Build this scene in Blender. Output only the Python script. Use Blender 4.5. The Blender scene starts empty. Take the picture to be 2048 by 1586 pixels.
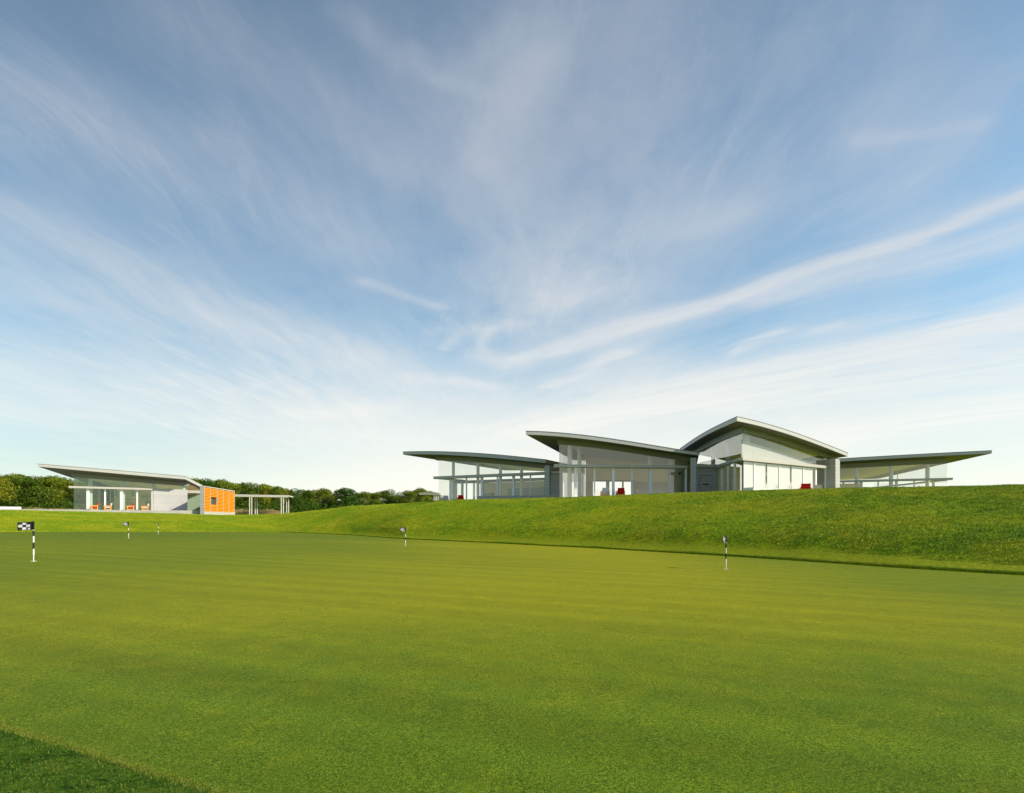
import bpy, math, random
import numpy as np

random.seed(7); RNG = np.random.default_rng(11)
SC = bpy.context.scene; COL = SC.collection
R = math.radians
FPX, HOR, CX = 1150.0, 1040.0, 1024.0      # lens length and horizon of the 2048 wide view camera frame
EYE = 1.22
SUN_EL, SUN_AZ = 31.0, 103.0                # azimuth clockwise from the viewing direction
SUN_DIR = (math.sin(R(SUN_AZ))*math.cos(R(SUN_EL)), math.cos(R(SUN_AZ))*math.cos(R(SUN_EL)), math.sin(R(SUN_EL)))

# ------------------------------------------------------------------ helpers
def P(px, py, d):
    return ((px-CX)/FPX*d, d, EYE+(HOR-py)/FPX*d)

def tag(o, label=None, cat=None, group=None, kind=None):
    for k, v in (('label', label), ('category', cat), ('group', group), ('kind', kind)):
        if v is not None: o[k] = v
    return o

def empty(name, loc, label=None, cat=None, group=None, rz=0.0):
    o = bpy.data.objects.new(name, None); COL.objects.link(o)
    o.location = loc; o.rotation_euler = (0, 0, rz); o.empty_display_size = 0.3
    return tag(o, label, cat, group)

def root_loc(o):
    while o.parent is not None: o = o.parent
    return np.array(o.location)

def copy_tree(o, parent=None):
    c = o.copy(); COL.objects.link(c); c.parent = parent
    for ch in [k for k in bpy.data.objects if k.parent == o]: copy_tree(ch, c)
    return c

class Plane:
    """upright plane through (x0,y0) running along (dx,dy); n points towards the camera side"""
    def __init__(s, x0, y0, dx, dy):
        l = math.hypot(dx, dy); s.o = np.array([x0, y0]); s.d = np.array([dx/l, dy/l])
        n = np.array([s.d[1], -s.d[0]])
        if np.dot(n, -s.o) < 0: n = -n
        s.n = n
    def off(s, k):
        p = s.o+s.n*k; q = Plane(p[0], p[1], s.d[0], s.d[1]); q.n = s.n; return q
    def s_at(s, px):
        t = (px-CX)/FPX
        return (t*s.o[1]-s.o[0])/(s.d[0]-t*s.d[1])
    def xy(s, u, n=0.0):
        p = s.o+s.d*u+s.n*n; return (p[0], p[1])
    def V(s, px, py):
        x, y = s.xy(s.s_at(px)); return (x, y, EYE+(HOR-py)/FPX*y)

class MB:
    def __init__(s): s.v = []; s.f = []; s.m = []
    def poly(s, pts, mi=0):
        b = len(s.v); s.v += [tuple(p) for p in pts]; s.f.append(tuple(range(b, b+len(pts)))); s.m.append(mi); return s
    def quads(s, b, fs, mi=0):
        for f in fs: s.f.append(tuple(b+i for i in f)); s.m.append(mi)
    def hexa(s, lo, hi, mi=0):
        """lo, hi: four bottom and four top corners in the same winding"""
        b = len(s.v); s.v += [tuple(p) for p in lo]+[tuple(p) for p in hi]
        s.quads(b, [(3,2,1,0),(4,5,6,7),(0,1,5,4),(1,2,6,5),(2,3,7,6),(3,0,4,7)], mi); return s
    def box(s, x0, x1, y0, y1, z0, z1, mi=0):
        c = [(x0,y0),(x1,y0),(x1,y1),(x0,y1)]
        return s.hexa([(a,b,z0) for a,b in c], [(a,b,z1) for a,b in c], mi)
    def pbox(s, pl, u0, u1, n0, n1, z0, z1, mi=0):
        c = [pl.xy(u0,n1), pl.xy(u1,n1), pl.xy(u1,n0), pl.xy(u0,n0)]
        return s.hexa([(a,b,z0) for a,b in c], [(a,b,z1) for a,b in c], mi)
    def prism(s, poly, z0, z1, mi=0):
        n = len(poly); b = len(s.v)
        s.v += [(x,y,z0) for x,y in poly]+[(x,y,z1) for x,y in poly]
        s.f.append(tuple(b+i for i in range(n-1,-1,-1))); s.m.append(mi)
        s.f.append(tuple(b+n+i for i in range(n))); s.m.append(mi)
        for i in range(n):
            j = (i+1) % n; s.f.append((b+i,b+j,b+n+j,b+n+i)); s.m.append(mi)
        return s
    def tube(s, p0, p1, r0, r1=None, seg=14, mi=0, caps=True):
        r1 = r0 if r1 is None else r1
        p0 = np.array(p0, float); p1 = np.array(p1, float); d = p1-p0; d /= np.linalg.norm(d)
        a = np.cross(d, (0,0,1) if abs(d[2]) < .9 else (1,0,0)); a /= np.linalg.norm(a); c = np.cross(d, a)
        b = len(s.v)
        for p, r in ((p0,r0),(p1,r1)):
            for k in range(seg):
                t = 2*math.pi*k/seg; s.v.append(tuple(p+r*(math.cos(t)*a+math.sin(t)*c)))
        for k in range(seg):
            j = (k+1) % seg; s.f.append((b+k,b+j,b+seg+j,b+seg+k)); s.m.append(mi)
        if caps:
            s.f.append(tuple(b+k for k in range(seg-1,-1,-1))); s.m.append(mi)
            s.f.append(tuple(b+seg+k for k in range(seg))); s.m.append(mi)
        return s
    def build(s, name, mats, parent=None, smooth=False):
        if not isinstance(mats, (list, tuple)): mats = [mats]
        off = root_loc(parent) if parent is not None else np.zeros(3)
        me = bpy.data.meshes.new(name)
        me.from_pydata([tuple(np.array(p)-off) for p in s.v], [], s.f)
        for m in mats: me.materials.append(m)
        if len(mats) > 1: me.polygons.foreach_set('material_index', s.m)
        if smooth: me.polygons.foreach_set('use_smooth', [True]*len(s.f))
        me.update()
        import bmesh
        bm = bmesh.new(); bm.from_mesh(me); bmesh.ops.recalc_face_normals(bm, faces=bm.faces); bm.to_mesh(me); bm.free()
        o = bpy.data.objects.new(name, me); COL.objects.link(o)
        if parent is not None: o.parent = parent
        return o

def np_mesh(name, verts, faces_flat, nper, mat, smooth=False):
    me = bpy.data.meshes.new(name)
    nf = len(faces_flat)//nper
    me.vertices.add(len(verts)); me.vertices.foreach_set('co', np.asarray(verts, np.float32).ravel())
    me.loops.add(nf*nper); me.loops.foreach_set('vertex_index', np.asarray(faces_flat, np.int32))
    me.polygons.add(nf); me.polygons.foreach_set('loop_start', np.arange(0, nf*nper, nper, dtype=np.int32))
    me.polygons.foreach_set('loop_total', np.full(nf, nper, np.int32))
    if smooth: me.polygons.foreach_set('use_smooth', np.ones(nf, bool))
    me.materials.append(mat); me.update(calc_edges=True); me.validate()
    return me

# ------------------------------------------------------------------ node helper
class NT:
    def __init__(s, tree): s.t = tree; s.n = tree.nodes; s.l = tree.links
    def put(s, sock, v):
        if isinstance(v, bpy.types.NodeSocket): s.l.new(v, sock)
        elif v is not None:
            try: sock.default_value = v
            except Exception: sock.default_value = (v, v, v)
    def math(s, op, a, b=None, c=None, clamp=False):
        n = s.n.new('ShaderNodeMath'); n.operation = op; n.use_clamp = clamp
        for i, v in enumerate((a, b, c)):
            if v is not None: s.put(n.inputs[i], v)
        return n.outputs[0]
    def vmath(s, op, a, b=None, scale=None):
        n = s.n.new('ShaderNodeVectorMath'); n.operation = op
        s.put(n.inputs[0], a)
        if b is not None: s.put(n.inputs[1], b)
        if scale is not None: s.put(n.inputs['Scale'], scale)
        return n.outputs['Value'] if op in ('DOT_PRODUCT','LENGTH','DISTANCE') else n.outputs['Vector']
    def noise(s, vec, scale, detail=3, rough=.55, dist=0.0, out='Fac', lac=2.0):
        n = s.n.new('ShaderNodeTexNoise'); s.put(n.inputs['Vector'], vec)
        n.inputs['Scale'].default_value = scale; n.inputs['Detail'].default_value = detail
        n.inputs['Roughness'].default_value = rough; n.inputs['Distortion'].default_value = dist
        n.inputs['Lacunarity'].default_value = lac
        return n.outputs[out]
    def ramp(s, fac, stops, interp='LINEAR'):
        n = s.n.new('ShaderNodeValToRGB'); s.put(n.inputs[0], fac); r = n.color_ramp; r.interpolation = interp
        while len(r.elements) < len(stops): r.elements.new(.5)
        for e, (p, c) in zip(r.elements, stops):
            e.position = p; e.color = (c, c, c, 1) if isinstance(c, (int, float)) else (*c, 1)
        return n.outputs[0]
    def mix(s, fac, a, b, mode='MIX'):
        n = s.n.new('ShaderNodeMix'); n.data_type = 'RGBA'; n.blend_type = mode
        s.put(n.inputs[0], fac)
        for i, v in ((6, a), (7, b)):
            s.put(n.inputs[i], (*v, 1) if isinstance(v, tuple) and len(v) == 3 else v)
        return n.outputs[2]
    def maprange(s, v, a, b, c=0.0, d=1.0, smooth=False):
        n = s.n.new('ShaderNodeMapRange'); s.put(n.inputs[0], v)
        if smooth: n.interpolation_type = 'SMOOTHSTEP'
        for i, x in zip((1,2,3,4), (a,b,c,d)): s.put(n.inputs[i], x)
        return n.outputs[0]
    def sep(s, v):
        n = s.n.new('ShaderNodeSeparateXYZ'); s.put(n.inputs[0], v); return n.outputs
    def comb(s, x, y, z):
        n = s.n.new('ShaderNodeCombineXYZ')
        for i, v in enumerate((x, y, z)): s.put(n.inputs[i], v)
        return n.outputs[0]
    def bump(s, h, strength, dist):
        n = s.n.new('ShaderNodeBump'); s.put(n.inputs['Height'], h)
        n.inputs['Strength'].default_value = strength; n.inputs['Distance'].default_value = dist
        return n.outputs[0]

def new_mat(name):
    m = bpy.data.materials.new(name); m.use_nodes = True
    t = NT(m.node_tree); b = t.n['Principled BSDF']
    return m, t, b

def mat(name, col, rough=.5, metal=0.0, spec=.5, var=.08, vscale=1.5):
    m, t, b = new_mat(name)
    g = t.n.new('ShaderNodeNewGeometry')
    n = t.noise(g.outputs['Position'], vscale, 4, .6)
    dark = tuple(c*(1-var) for c in col); lite = tuple(min(1, c*(1+var)) for c in col)
    t.put(b.inputs['Base Color'], t.ramp(n, [(.3, dark), (.7, lite)]))
    b.inputs['Roughness'].default_value = rough; b.inputs['Metallic'].default_value = metal
    b.inputs['Specular IOR Level'].default_value = spec
    return m

def siding_mat(name, col, pitch=.3, gap=.02):
    m, t, b = new_mat(name)
    g = t.n.new('ShaderNodeNewGeometry'); pos = g.outputs['Position']
    z = t.sep(pos)[2]
    k = t.math('DIVIDE', z, pitch)
    fr = t.math('FRACT', k); row = t.math('FLOOR', k)
    line = t.math('LESS_THAN', fr, gap/pitch)
    rv = t.noise(t.comb(row, 0, 0), 3.7, 0)
    n = t.noise(pos, 1.2, 4, .6)
    base = t.mix(t.maprange(t.math('ADD', t.math('MULTIPLY', rv, .6), t.math('MULTIPLY', n, .4)), .3, .7),
                 tuple(c*.9 for c in col), tuple(c*1.08 for c in col))
    t.put(b.inputs['Base Color'], t.mix(line, base, tuple(c*.60 for c in col)))
    t.put(b.inputs['Normal'], t.bump(t.math('SUBTRACT', 1, line), .6, .012))
    b.inputs['Roughness'].default_value = .55
    return m

def glass_mat(name, tint):
    m = bpy.data.materials.new(name); m.use_nodes = True
    t = NT(m.node_tree); t.n.remove(t.n['Principled BSDF'])
    out = t.n['Material Output']
    tr = t.n.new('ShaderNodeBsdfTransparent'); tr.inputs[0].default_value = (*tint, 1)
    gl = t.n.new('ShaderNodeBsdfGlossy'); gl.inputs['Roughness'].default_value = .0
    gl.inputs['Color'].default_value = (1, 1, 1, 1)
    g = t.n.new('ShaderNodeNewGeometry')
    c = t.math('ABSOLUTE', t.vmath('DOT_PRODUCT', g.outputs['Normal'], g.outputs['Incoming']))
    f = t.math('ADD', .06, t.math('MULTIPLY', .94, t.math('POWER', t.math('SUBTRACT', 1.0, c, clamp=True), 5.0)))
    mx = t.n.new('ShaderNodeMixShader')
    t.put(mx.inputs[0], f)
    t.l.new(tr.outputs[0], mx.inputs[1]); t.l.new(gl.outputs[0], mx.inputs[2])
    t.l.new(mx.outputs[0], out.inputs[0])
    return m

M = {}
M['fascia'] = mat('painted_metal_fascia', (.47, .47, .46), .45, 0, .5, .04)
M['drip'] = mat('dark_drip_edge', (.16, .16, .15), .5)
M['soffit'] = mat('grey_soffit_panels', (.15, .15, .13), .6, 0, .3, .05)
def seam(key, pitch, wd):
    m = M[key]; t = NT(m.node_tree); b = t.n['Principled BSDF']; src = b.inputs['Base Color'].links[0].from_socket
    x, y, z = t.sep(t.n.new('ShaderNodeNewGeometry').outputs['Position'])
    a = t.math('LESS_THAN', t.math('FRACT', t.math('DIVIDE', t.math('ADD', x, t.math('MULTIPLY', y, -.2)), pitch)), wd/pitch)
    t.put(b.inputs['Base Color'], t.mix(a, src, (.05, .05, .045)))
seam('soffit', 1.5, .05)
M['ceiling'] = mat('warm_plaster_ceiling', (.95, .85, .58), .8, 0, .3, .03)
M['header'] = mat('grey_green_header', (.26, .275, .235), .55, 0, .4, .05)
M['rail'] = mat('pale_aluminium_rail', (.49, .475, .43), .4, 0, .5, .04)
M['white'] = mat('white_frame_paint', (.90, .89, .90), .35, 0, .5, .03)
M['column'] = mat('white_column_paint', (.74, .72, .66), .5, 0, .4, .03)
M['inwall'] = mat('sand_interior_plaster', (.88, .78, .52), .8, 0, .3, .04)
M['greenwall'] = mat('grey_green_interior', (.36, .40, .34), .7, 0, .3, .06)
M['blind'] = mat('white_roller_fabric', (.66, .66, .68), .85, 0, .2, .03)
M['blindshade'] = mat('shaded_white_roller_fabric', (.50, .50, .49), .85, 0, .2, .03)  # upper blinds: shade of the roof put into the fabric colour
M['postgrey'] = mat('pale_grey_post_paint', (.56, .54, .50), .5)
M['concrete'] = mat('terrace_concrete', (.42, .41, .38), .75, 0, .3, .10, 2.0)
M['whitewall'] = mat('white_plaster', (.80, .78, .77), .7, 0, .3, .03)
M['floor'] = mat('pale_stone_floor', (.86, .75, .54), .5, 0, .4, .06)
M['siding'] = siding_mat('grey_board_siding', (.47, .465, .46))
M['sidingpale'] = siding_mat('pale_board_siding', (.50, .50, .495))
M['glass'] = glass_mat('clear_window_glass', (.985, .99, .975))
M['glassgreen'] = glass_mat('green_window_glass', (.82, .92, .86))
M['wood'] = mat('orange_wood', (.72, .33, .07), .45, 0, .4, .12, 9.0)
M['red'] = mat('red_cushion_fabric', (.62, .012, .012), .8, 0, .2, .08, 8.0)
M['pale'] = mat('pale_lilac_cushion_fabric', (.66, .62, .68), .85, 0, .2, .05, 8.0)
M['black'] = mat('black_lacquer', (.012, .012, .013), .4)
M['stickwhite'] = mat('white_pole_enamel', (.78, .74, .68), .3, 0, .5, .04, 20)
M['stickblack'] = mat('black_pole_enamel', (.012, .012, .014), .35, 0, .5, .05, 20)
M['flagblack'] = mat('black_flag_nylon', (.010, .010, .014), .6, 0, .3, .1, 30)
M['flagwhite'] = mat('white_flag_nylon', (.74, .72, .78), .7, 0, .3, .04, 30)
def cloth(key):
    m = M[key]; t = NT(m.node_tree); b = t.n['Principled BSDF']; tl = t.n.new('ShaderNodeBsdfTranslucent')
    tl.inputs[0].default_value = (.8, .78, .8, 1); mx = t.n.new('ShaderNodeMixShader'); mx.inputs[0].default_value = .45
    t.l.new(b.outputs[0], mx.inputs[1]); t.l.new(tl.outputs[0], mx.inputs[2]); t.l.new(mx.outputs[0], t.n['Material Output'].inputs[0])
cloth('flagwhite')
def fillpanel(key, col):
    M[key] = mat('fill_light_cream_panel', col, .8, 0, .2, .03); m = M[key]; t = NT(m.node_tree); b = t.n['Principled BSDF']
    tl = t.n.new('ShaderNodeBsdfTranslucent'); tl.inputs[0].default_value = (*col, 1); mx = t.n.new('ShaderNodeMixShader'); mx.inputs[0].default_value = .6
    t.l.new(b.outputs[0], mx.inputs[1]); t.l.new(tl.outputs[0], mx.inputs[2]); t.l.new(mx.outputs[0], t.n['Material Output'].inputs[0])
fillpanel('fillpanel', (.95, .86, .62))  # added translucent wall material that passes daylight on to the ceiling
M['blueglass'] = mat('pale_blue_glass', (.42, .60, .72), .15)
M['orange'] = mat('orange_timber_louvre', (.88, .325, .005), .5, 0, .4, .12, 3.0)
M['orangeback'] = mat('shaded_orange_boarding', (.60, .17, .008), .6, 0, .2, .1, 3.0)  # darker than the louvres: shade in their gaps put into the colour
M['dark'] = mat('dark_green_furniture', (.05, .08, .065), .6)
M['bark'] = mat('grey_brown_bark', (.11, .085, .06), .9, 0, .2, .25, 5.0)
M['tangrass'] = mat('dry_straw', (.62, .46, .22), .9, 0, .2, .25, 1.5)

# ------------------------------------------------------------------ ground shape
def base_z(x, y):
    x = np.asarray(x, float); y = np.asarray(y, float)
    xx = np.clip(x, -45, 40); yy = np.clip(y, -20, 60)
    return .01-.018*xx-.005*yy+.02*np.sin(x*.21+1)*np.sin(y*.17)

def on_green(px, py):
    k = (HOR-py)/FPX; t = (px-CX)/FPX
    y = 20.0
    for _ in range(60):
        z = float(base_z(t*y, y)); y2 = (z-EYE)/k; y = .6*y+.4*min(max(y2, .5), 90)
    return (t*y, y)

EDGE_PX = [(0,1063.5),(150,1063),(300,1063),(430,1063),(560,1064),(700,1070),(808,1078),(1000,1087),(1200,1097),(1400,1109),(1600,1122),(1800,1136),(2048,1151)]
FAR_EDGE = [on_green(*p) for p in EDGE_PX]
NEAR_EDGE = [on_green(*p) for p in ((0,1460),(140,1500),(280,1545),(420,1586))]
BOUND = FAR_EDGE+[(20,13),(23,8),(20,3),(13,1.2),(6,1.0),(2,1.3)]+[(-.3,1.95)]+NEAR_EDGE[::-1]+[(-5.2,5.0),(-10,8.6),(-18,14.5),(-27,23),(-35.5,33)]
CEN = np.array([0., 12.])

CREST = [(-260,56,1016),(0,60,1019.5),(150,66,1022),(300,71,1025),(400,73,1028.6),(480,75,1030),(540,72,1029),(580,68,1025.5),(658,64,1017),(699,62,1011.6),(752,60,1009),(810,57,1006.5),
         (877,54,1000.3),(967,50.5,997.3),(1032,48,996),(1118,46,993.8),(1251,43,988.5),(1350,41,984.2),(1473,38.5,981),(1568,37,978),(1710,35,975),(1839,33,973),(2048,31,969),(2400,29,968)]
LIP = .055
ca = np.array([(p-CX)/FPX for p,_,_ in CREST]); cy = np.array([d for _,d,_ in CREST])
cz = np.array([EYE+(HOR-q)/FPX*d for _,d,q in CREST])-LIP-.055
ea = np.array([x/y for x,y in FAR_EDGE]); ey = np.array([y for x,y in FAR_EDGE])
# plateau height behind the crest
pa = np.array([-1.2,-.9,-.7,-.55,-.48,-.40,-.34,-.22,-.1,0,1.2]); pz = EYE+np.array([1.0,1.0,1.05,.74,.70,.72,.85,1.3,1.75,1.95,1.95])

def hill_z(x, y):
    x = np.asarray(x, float); y = np.asarray(y, float)
    a = np.clip(x/np.maximum(y, 1.0), -1.25, 1.25)
    y0 = np.interp(a, ea, ey); yc = np.interp(a, ca, cy); zc = np.interp(a, ca, cz); zp = np.interp(a, pa, pz)
    z0 = base_z(x, np.minimum(y, y0))
    t = np.clip((y-y0)/(yc-y0), 0, 1)
    S = (1-(1-t)**1.55); ease = np.clip(t/.16, 0, 1); S = S*(.45+.55*ease*ease*(3-2*ease))
    lump = (.10*np.sin(x*.33+y*.21)+.06*np.sin(x*.71-y*.43+2))*np.sin(np.pi*t)
    z = z0+(zc-z0)*S+lump
    q = np.clip((y-yc)/9, 0, 1); q = q*q*(3-2*q)
    z = np.where(y > yc, zc+(zp-zc)*q, z)
    far = np.clip((y-88)/25, 0, 1)*np.clip((-.05-a)/.2, 0, 1)
    z = z+far*1.0
    fall = np.clip((y-160)/600, 0, 1)
    return z*(1-fall)+(-1.0)*fall

def radial_bound(nth):
    """distance from CEN to the edge of the green per direction, lightly smoothed"""
    poly = np.array(BOUND); th = np.linspace(-math.pi, math.pi, nth, endpoint=False); out = np.zeros(nth)
    A = poly; B = np.roll(poly, -1, 0)
    for i, t in enumerate(th):
        d = np.array([math.cos(t), math.sin(t)]); best = None
        e = B-A; w = A-CEN
        den = d[0]*e[:,1]-d[1]*e[:,0]
        den = np.where(abs(den) < 1e-9, 1e-9, den)
        rr = (w[:,0]*e[:,1]-w[:,1]*e[:,0])/den; ss = (w[:,0]*d[1]-w[:,1]*d[0])/den
        ok = (rr > 0) & (ss >= -1e-6) & (ss <= 1+1e-6)
        out[i] = rr[ok].max()
    k = np.array([1,2,3,2,1.]); k /= k.sum()
    for _ in range(2):
        e = np.concatenate([out[-2:], out, out[:2]]); out = np.convolve(e, k, 'valid')
    return th, out

NTH = 1080
TH, RB = radial_bound(NTH)
LIP = .055

def grid_mesh(name, ring_r, zf, mat_):
    rings = len(ring_r)
    X = CEN[0]+np.cos(TH)[None,:]*ring_r; Y = CEN[1]+np.sin(TH)[None,:]*ring_r
    Z = zf(X, Y)
    v = np.stack([X,Y,Z], -1).reshape(-1,3)
    i = np.arange(rings-1)[:,None]*NTH; j = np.arange(NTH)[None,:]; j2 = (j+1) % NTH
    f = np.stack([i+j, i+NTH+j, i+NTH+j2, i+j2], -1).reshape(-1)
    me = np_mesh(name, v, f, 4, mat_, smooth=True)
    o = bpy.data.objects.new(name, me); COL.objects.link(o); return o

def grass_mats():
    # fine mown turf of the green
    m, t, b = new_mat('mown_bent_turf')
    g = t.n.new('ShaderNodeNewGeometry'); pos = g.outputs['Position']
    x, y, z = t.sep(pos)
    fine = t.noise(pos, 135, 2, .8)
    mid = t.noise(pos, 48, 2, .7)
    patch = t.noise(pos, .35, 4, .6)
    big = t.noise(t.vmath('ADD', pos, (3.0, 9.0, 0)), .055, 2, .5)
    # mowing passes: soft bands running across and away
    wob = t.math('MULTIPLY', t.math('SUBTRACT', t.noise(pos, .25, 1), .5), .5)
    ln = t.math('ADD', t.math('ADD', t.math('MULTIPLY', x, .36), t.math('MULTIPLY', y, .93)), wob)
    sn = t.math('SINE', t.math('MULTIPLY', ln, 2*math.pi/1.15))
    band = t.maprange(sn, -.7, .7, 0, 1, True)
    streak = t.noise(t.comb(t.math('ADD', t.math('MULTIPLY', x, -.030), t.math('MULTIPLY', y, .014)), t.math('MULTIPLY', ln, 1.7), 0), 1.0, 3, .6)
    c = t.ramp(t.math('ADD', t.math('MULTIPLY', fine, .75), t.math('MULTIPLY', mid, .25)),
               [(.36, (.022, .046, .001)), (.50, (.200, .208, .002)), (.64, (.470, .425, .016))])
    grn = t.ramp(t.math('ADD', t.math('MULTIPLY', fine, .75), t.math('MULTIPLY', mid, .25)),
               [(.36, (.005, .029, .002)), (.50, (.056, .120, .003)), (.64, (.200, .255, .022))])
    side = t.maprange(t.math('ADD', x, t.math('MULTIPLY', t.math('SUBTRACT', patch, .5), 5.0)), -11, 1.0, .66, 0, True)  # left, near and right margins darker: lens corner falloff put into turf colour
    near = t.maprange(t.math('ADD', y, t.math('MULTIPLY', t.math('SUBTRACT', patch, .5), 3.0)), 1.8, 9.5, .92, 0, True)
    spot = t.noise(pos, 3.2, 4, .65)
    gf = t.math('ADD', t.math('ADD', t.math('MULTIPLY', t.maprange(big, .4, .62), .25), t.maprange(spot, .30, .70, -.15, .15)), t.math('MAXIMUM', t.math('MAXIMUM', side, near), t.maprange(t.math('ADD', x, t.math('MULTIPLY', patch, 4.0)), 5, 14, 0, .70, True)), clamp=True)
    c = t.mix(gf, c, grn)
    v = t.math('ADD', t.math('MULTIPLY', t.math('SUBTRACT', patch, .5), .12),
               t.math('ADD', t.math('MULTIPLY', t.math('SUBTRACT', band, .5), .075), t.math('MULTIPLY', t.math('SUBTRACT', streak, .5), .62)))
    c = t.mix(1.0, c, t.comb(*([t.math('ADD', 1.0, v)]*3)), 'MULTIPLY')
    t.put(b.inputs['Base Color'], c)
    b.inputs['Roughness'].default_value = .95; b.inputs['Specular IOR Level'].default_value = .03
    b.inputs['Sheen Weight'].default_value = .04; b.inputs['Sheen Roughness'].default_value = .6
    b.inputs['Sheen Tint'].default_value = (.95, .95, .35, 1)
    t.put(b.inputs['Normal'], t.bump(t.math('ADD', fine, mid), .7, .004))
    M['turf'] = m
    # longer grass of the bank
    m, t, b = new_mat('rough_bank_grass')
    g = t.n.new('ShaderNodeNewGeometry'); pos = g.outputs['Position']
    x, y, z = t.sep(pos)
    fine = t.noise(t.vmath('MULTIPLY', pos, (1.0, 1.7, 1.7)), 16, 5, .8)
    tuft = t.noise(t.vmath('MULTIPLY', pos, (1.0, 2.0, 2.0)), 3.2, 5, .75)
    patch = t.noise(pos, .28, 4, .65)
    fl = t.noise(t.vmath('MULTIPLY', pos, (1.0, 2.6, 2.6)), 3.4, 6, .78)
    k = t.math('ADD', t.math('MULTIPLY', fine, .45), t.math('MULTIPLY', tuft, .55))
    k = t.math('SUBTRACT', k, t.math('MULTIPLY', t.maprange(fl, .46, .36, 0, 1), .13))
    c = t.ramp(k, [(.36, (.060, .105, .002)), (.50, (.240, .278, .004)), (.64, (.465, .425, .010))])
    c2 = t.ramp(k, [(.36, (.034, .088, .002)), (.50, (.185, .275, .004)), (.64, (.380, .410, .010))])
    c = t.mix(t.maprange(patch, .40, .64), c, c2)
    col_ = t.ramp(k, [(.36, (.014, .052, .004)), (.50, (.056, .120, .008)), (.64, (.140, .195, .022))])
    c = t.mix(t.math('MULTIPLY', t.maprange(y, 5.5, 7.5, 1, 0), t.maprange(x, -3.5, 6, 1, 1)), c, col_)
    an = t.n.new('ShaderNodeAttribute'); an.attribute_name = 'mown_strip'
    strip = t.ramp(fine, [(.38, (.085, .130, .004)), (.5, (.190, .235, .008)), (.62, (.330, .350, .022))])
    c = t.mix(t.math('MULTIPLY', an.outputs['Fac'], .8), c, strip)
    t.put(b.inputs['Base Color'], c)
    b.inputs['Roughness'].default_value = .95; b.inputs['Specular IOR Level'].default_value = .05
    t.put(b.inputs['Normal'], t.bump(t.math('ADD', t.math('MULTIPLY', tuft, 1.0), t.math('MULTIPLY', fine, .3)), 1.0, .10))
    M['rough'] = m
    # blades
    m, t, b = new_mat('grass_blade')
    g = t.n.new('ShaderNodeNewGeometry'); pos = g.outputs['Position']
    patch = t.noise(pos, .28, 4, .65); rnd = g.outputs['Random Per Island']
    c = t.ramp(rnd, [(0, (.110, .190, .004)), (.5, (.290, .360, .007)), (.85, (.430, .430, .014)), (1, (.52, .46, .08))])
    c2 = t.ramp(rnd, [(0, (.055, .145, .004)), (.6, (.175, .300, .007)), (1, (.310, .400, .014))])
    t.put(b.inputs['Base Color'], t.mix(t.maprange(patch, .42, .60), c, c2))
    b.inputs['Roughness'].default_value = .7; b.inputs['Specular IOR Level'].default_value = .2
    M['blade'] = m
    m, t, b = new_mat('collar_blade')
    rnd = t.n.new('ShaderNodeNewGeometry').outputs['Random Per Island']
    t.put(b.inputs['Base Color'], t.ramp(rnd, [(0, (.020, .070, .005)), (.6, (.068, .145, .010)), (.9, (.150, .215, .022)), (1, (.32, .29, .09))]))
    b.inputs['Roughness'].default_value = .7; b.inputs['Specular IOR Level'].default_value = .15
    M['collar'] = m
    m, t, b = new_mat('fringe_blade')
    rnd = t.n.new('ShaderNodeNewGeometry').outputs['Random Per Island']
    t.put(b.inputs['Base Color'], t.ramp(rnd, [(0, (.05, .11, .008)), (.5, (.13, .18, .015)), (.85, (.25, .26, .04)), (1, (.38, .33, .09))]))
    b.inputs['Roughness'].default_value = .8; b.inputs['Specular IOR Level'].default_value = .1
    M['fringe'] = m
grass_mats()

# putting green: rings from the middle out to its cut edge
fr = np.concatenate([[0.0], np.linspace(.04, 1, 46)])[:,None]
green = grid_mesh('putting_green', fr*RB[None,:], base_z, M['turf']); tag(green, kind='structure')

steps = np.concatenate([[0, .012, .05, .15, .35, .7, 1.1, 1.6, 2.2], np.arange(3, 90, .8), 90*1.09**np.arange(0, 40)])
def lawn_zf(X, Y):
    Z = hill_z(X, Y)
    k_ = np.array([-1.1, .8]+[1.0]*(len(steps)-2))
    return Z+k_[:,None]*np.interp(Y, [6, 11], [.016, LIP])
lawn = grid_mesh('lawn', RB[None,:]+steps[:,None], lawn_zf, M['rough']); tag(lawn, kind='structure')
at_ = lawn.data.attributes.new('mown_strip', 'FLOAT', 'POINT')
wv = np.interp(steps, [0, .1, .2, 1.1, 1.6], [0, 0, 1, 1, 0])[:,None]*(np.sin(TH) > -.2)[None,:]
at_.data.foreach_set('value', wv.astype(np.float32).ravel())

def lip(y): return np.interp(y, [6, 11], [.016, LIP])
def ground_z(x, y): return float(hill_z(x, y))+LIP

# ------------------------------------------------------------------ grass blades (stuff)
def inside_green(x, y, margin=0.0):
    th = np.arctan2(y-CEN[1], x-CEN[0]); r = np.hypot(x-CEN[0], y-CEN[1])
    return r < np.interp(th, TH, RB, period=2*math.pi)+margin

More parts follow.
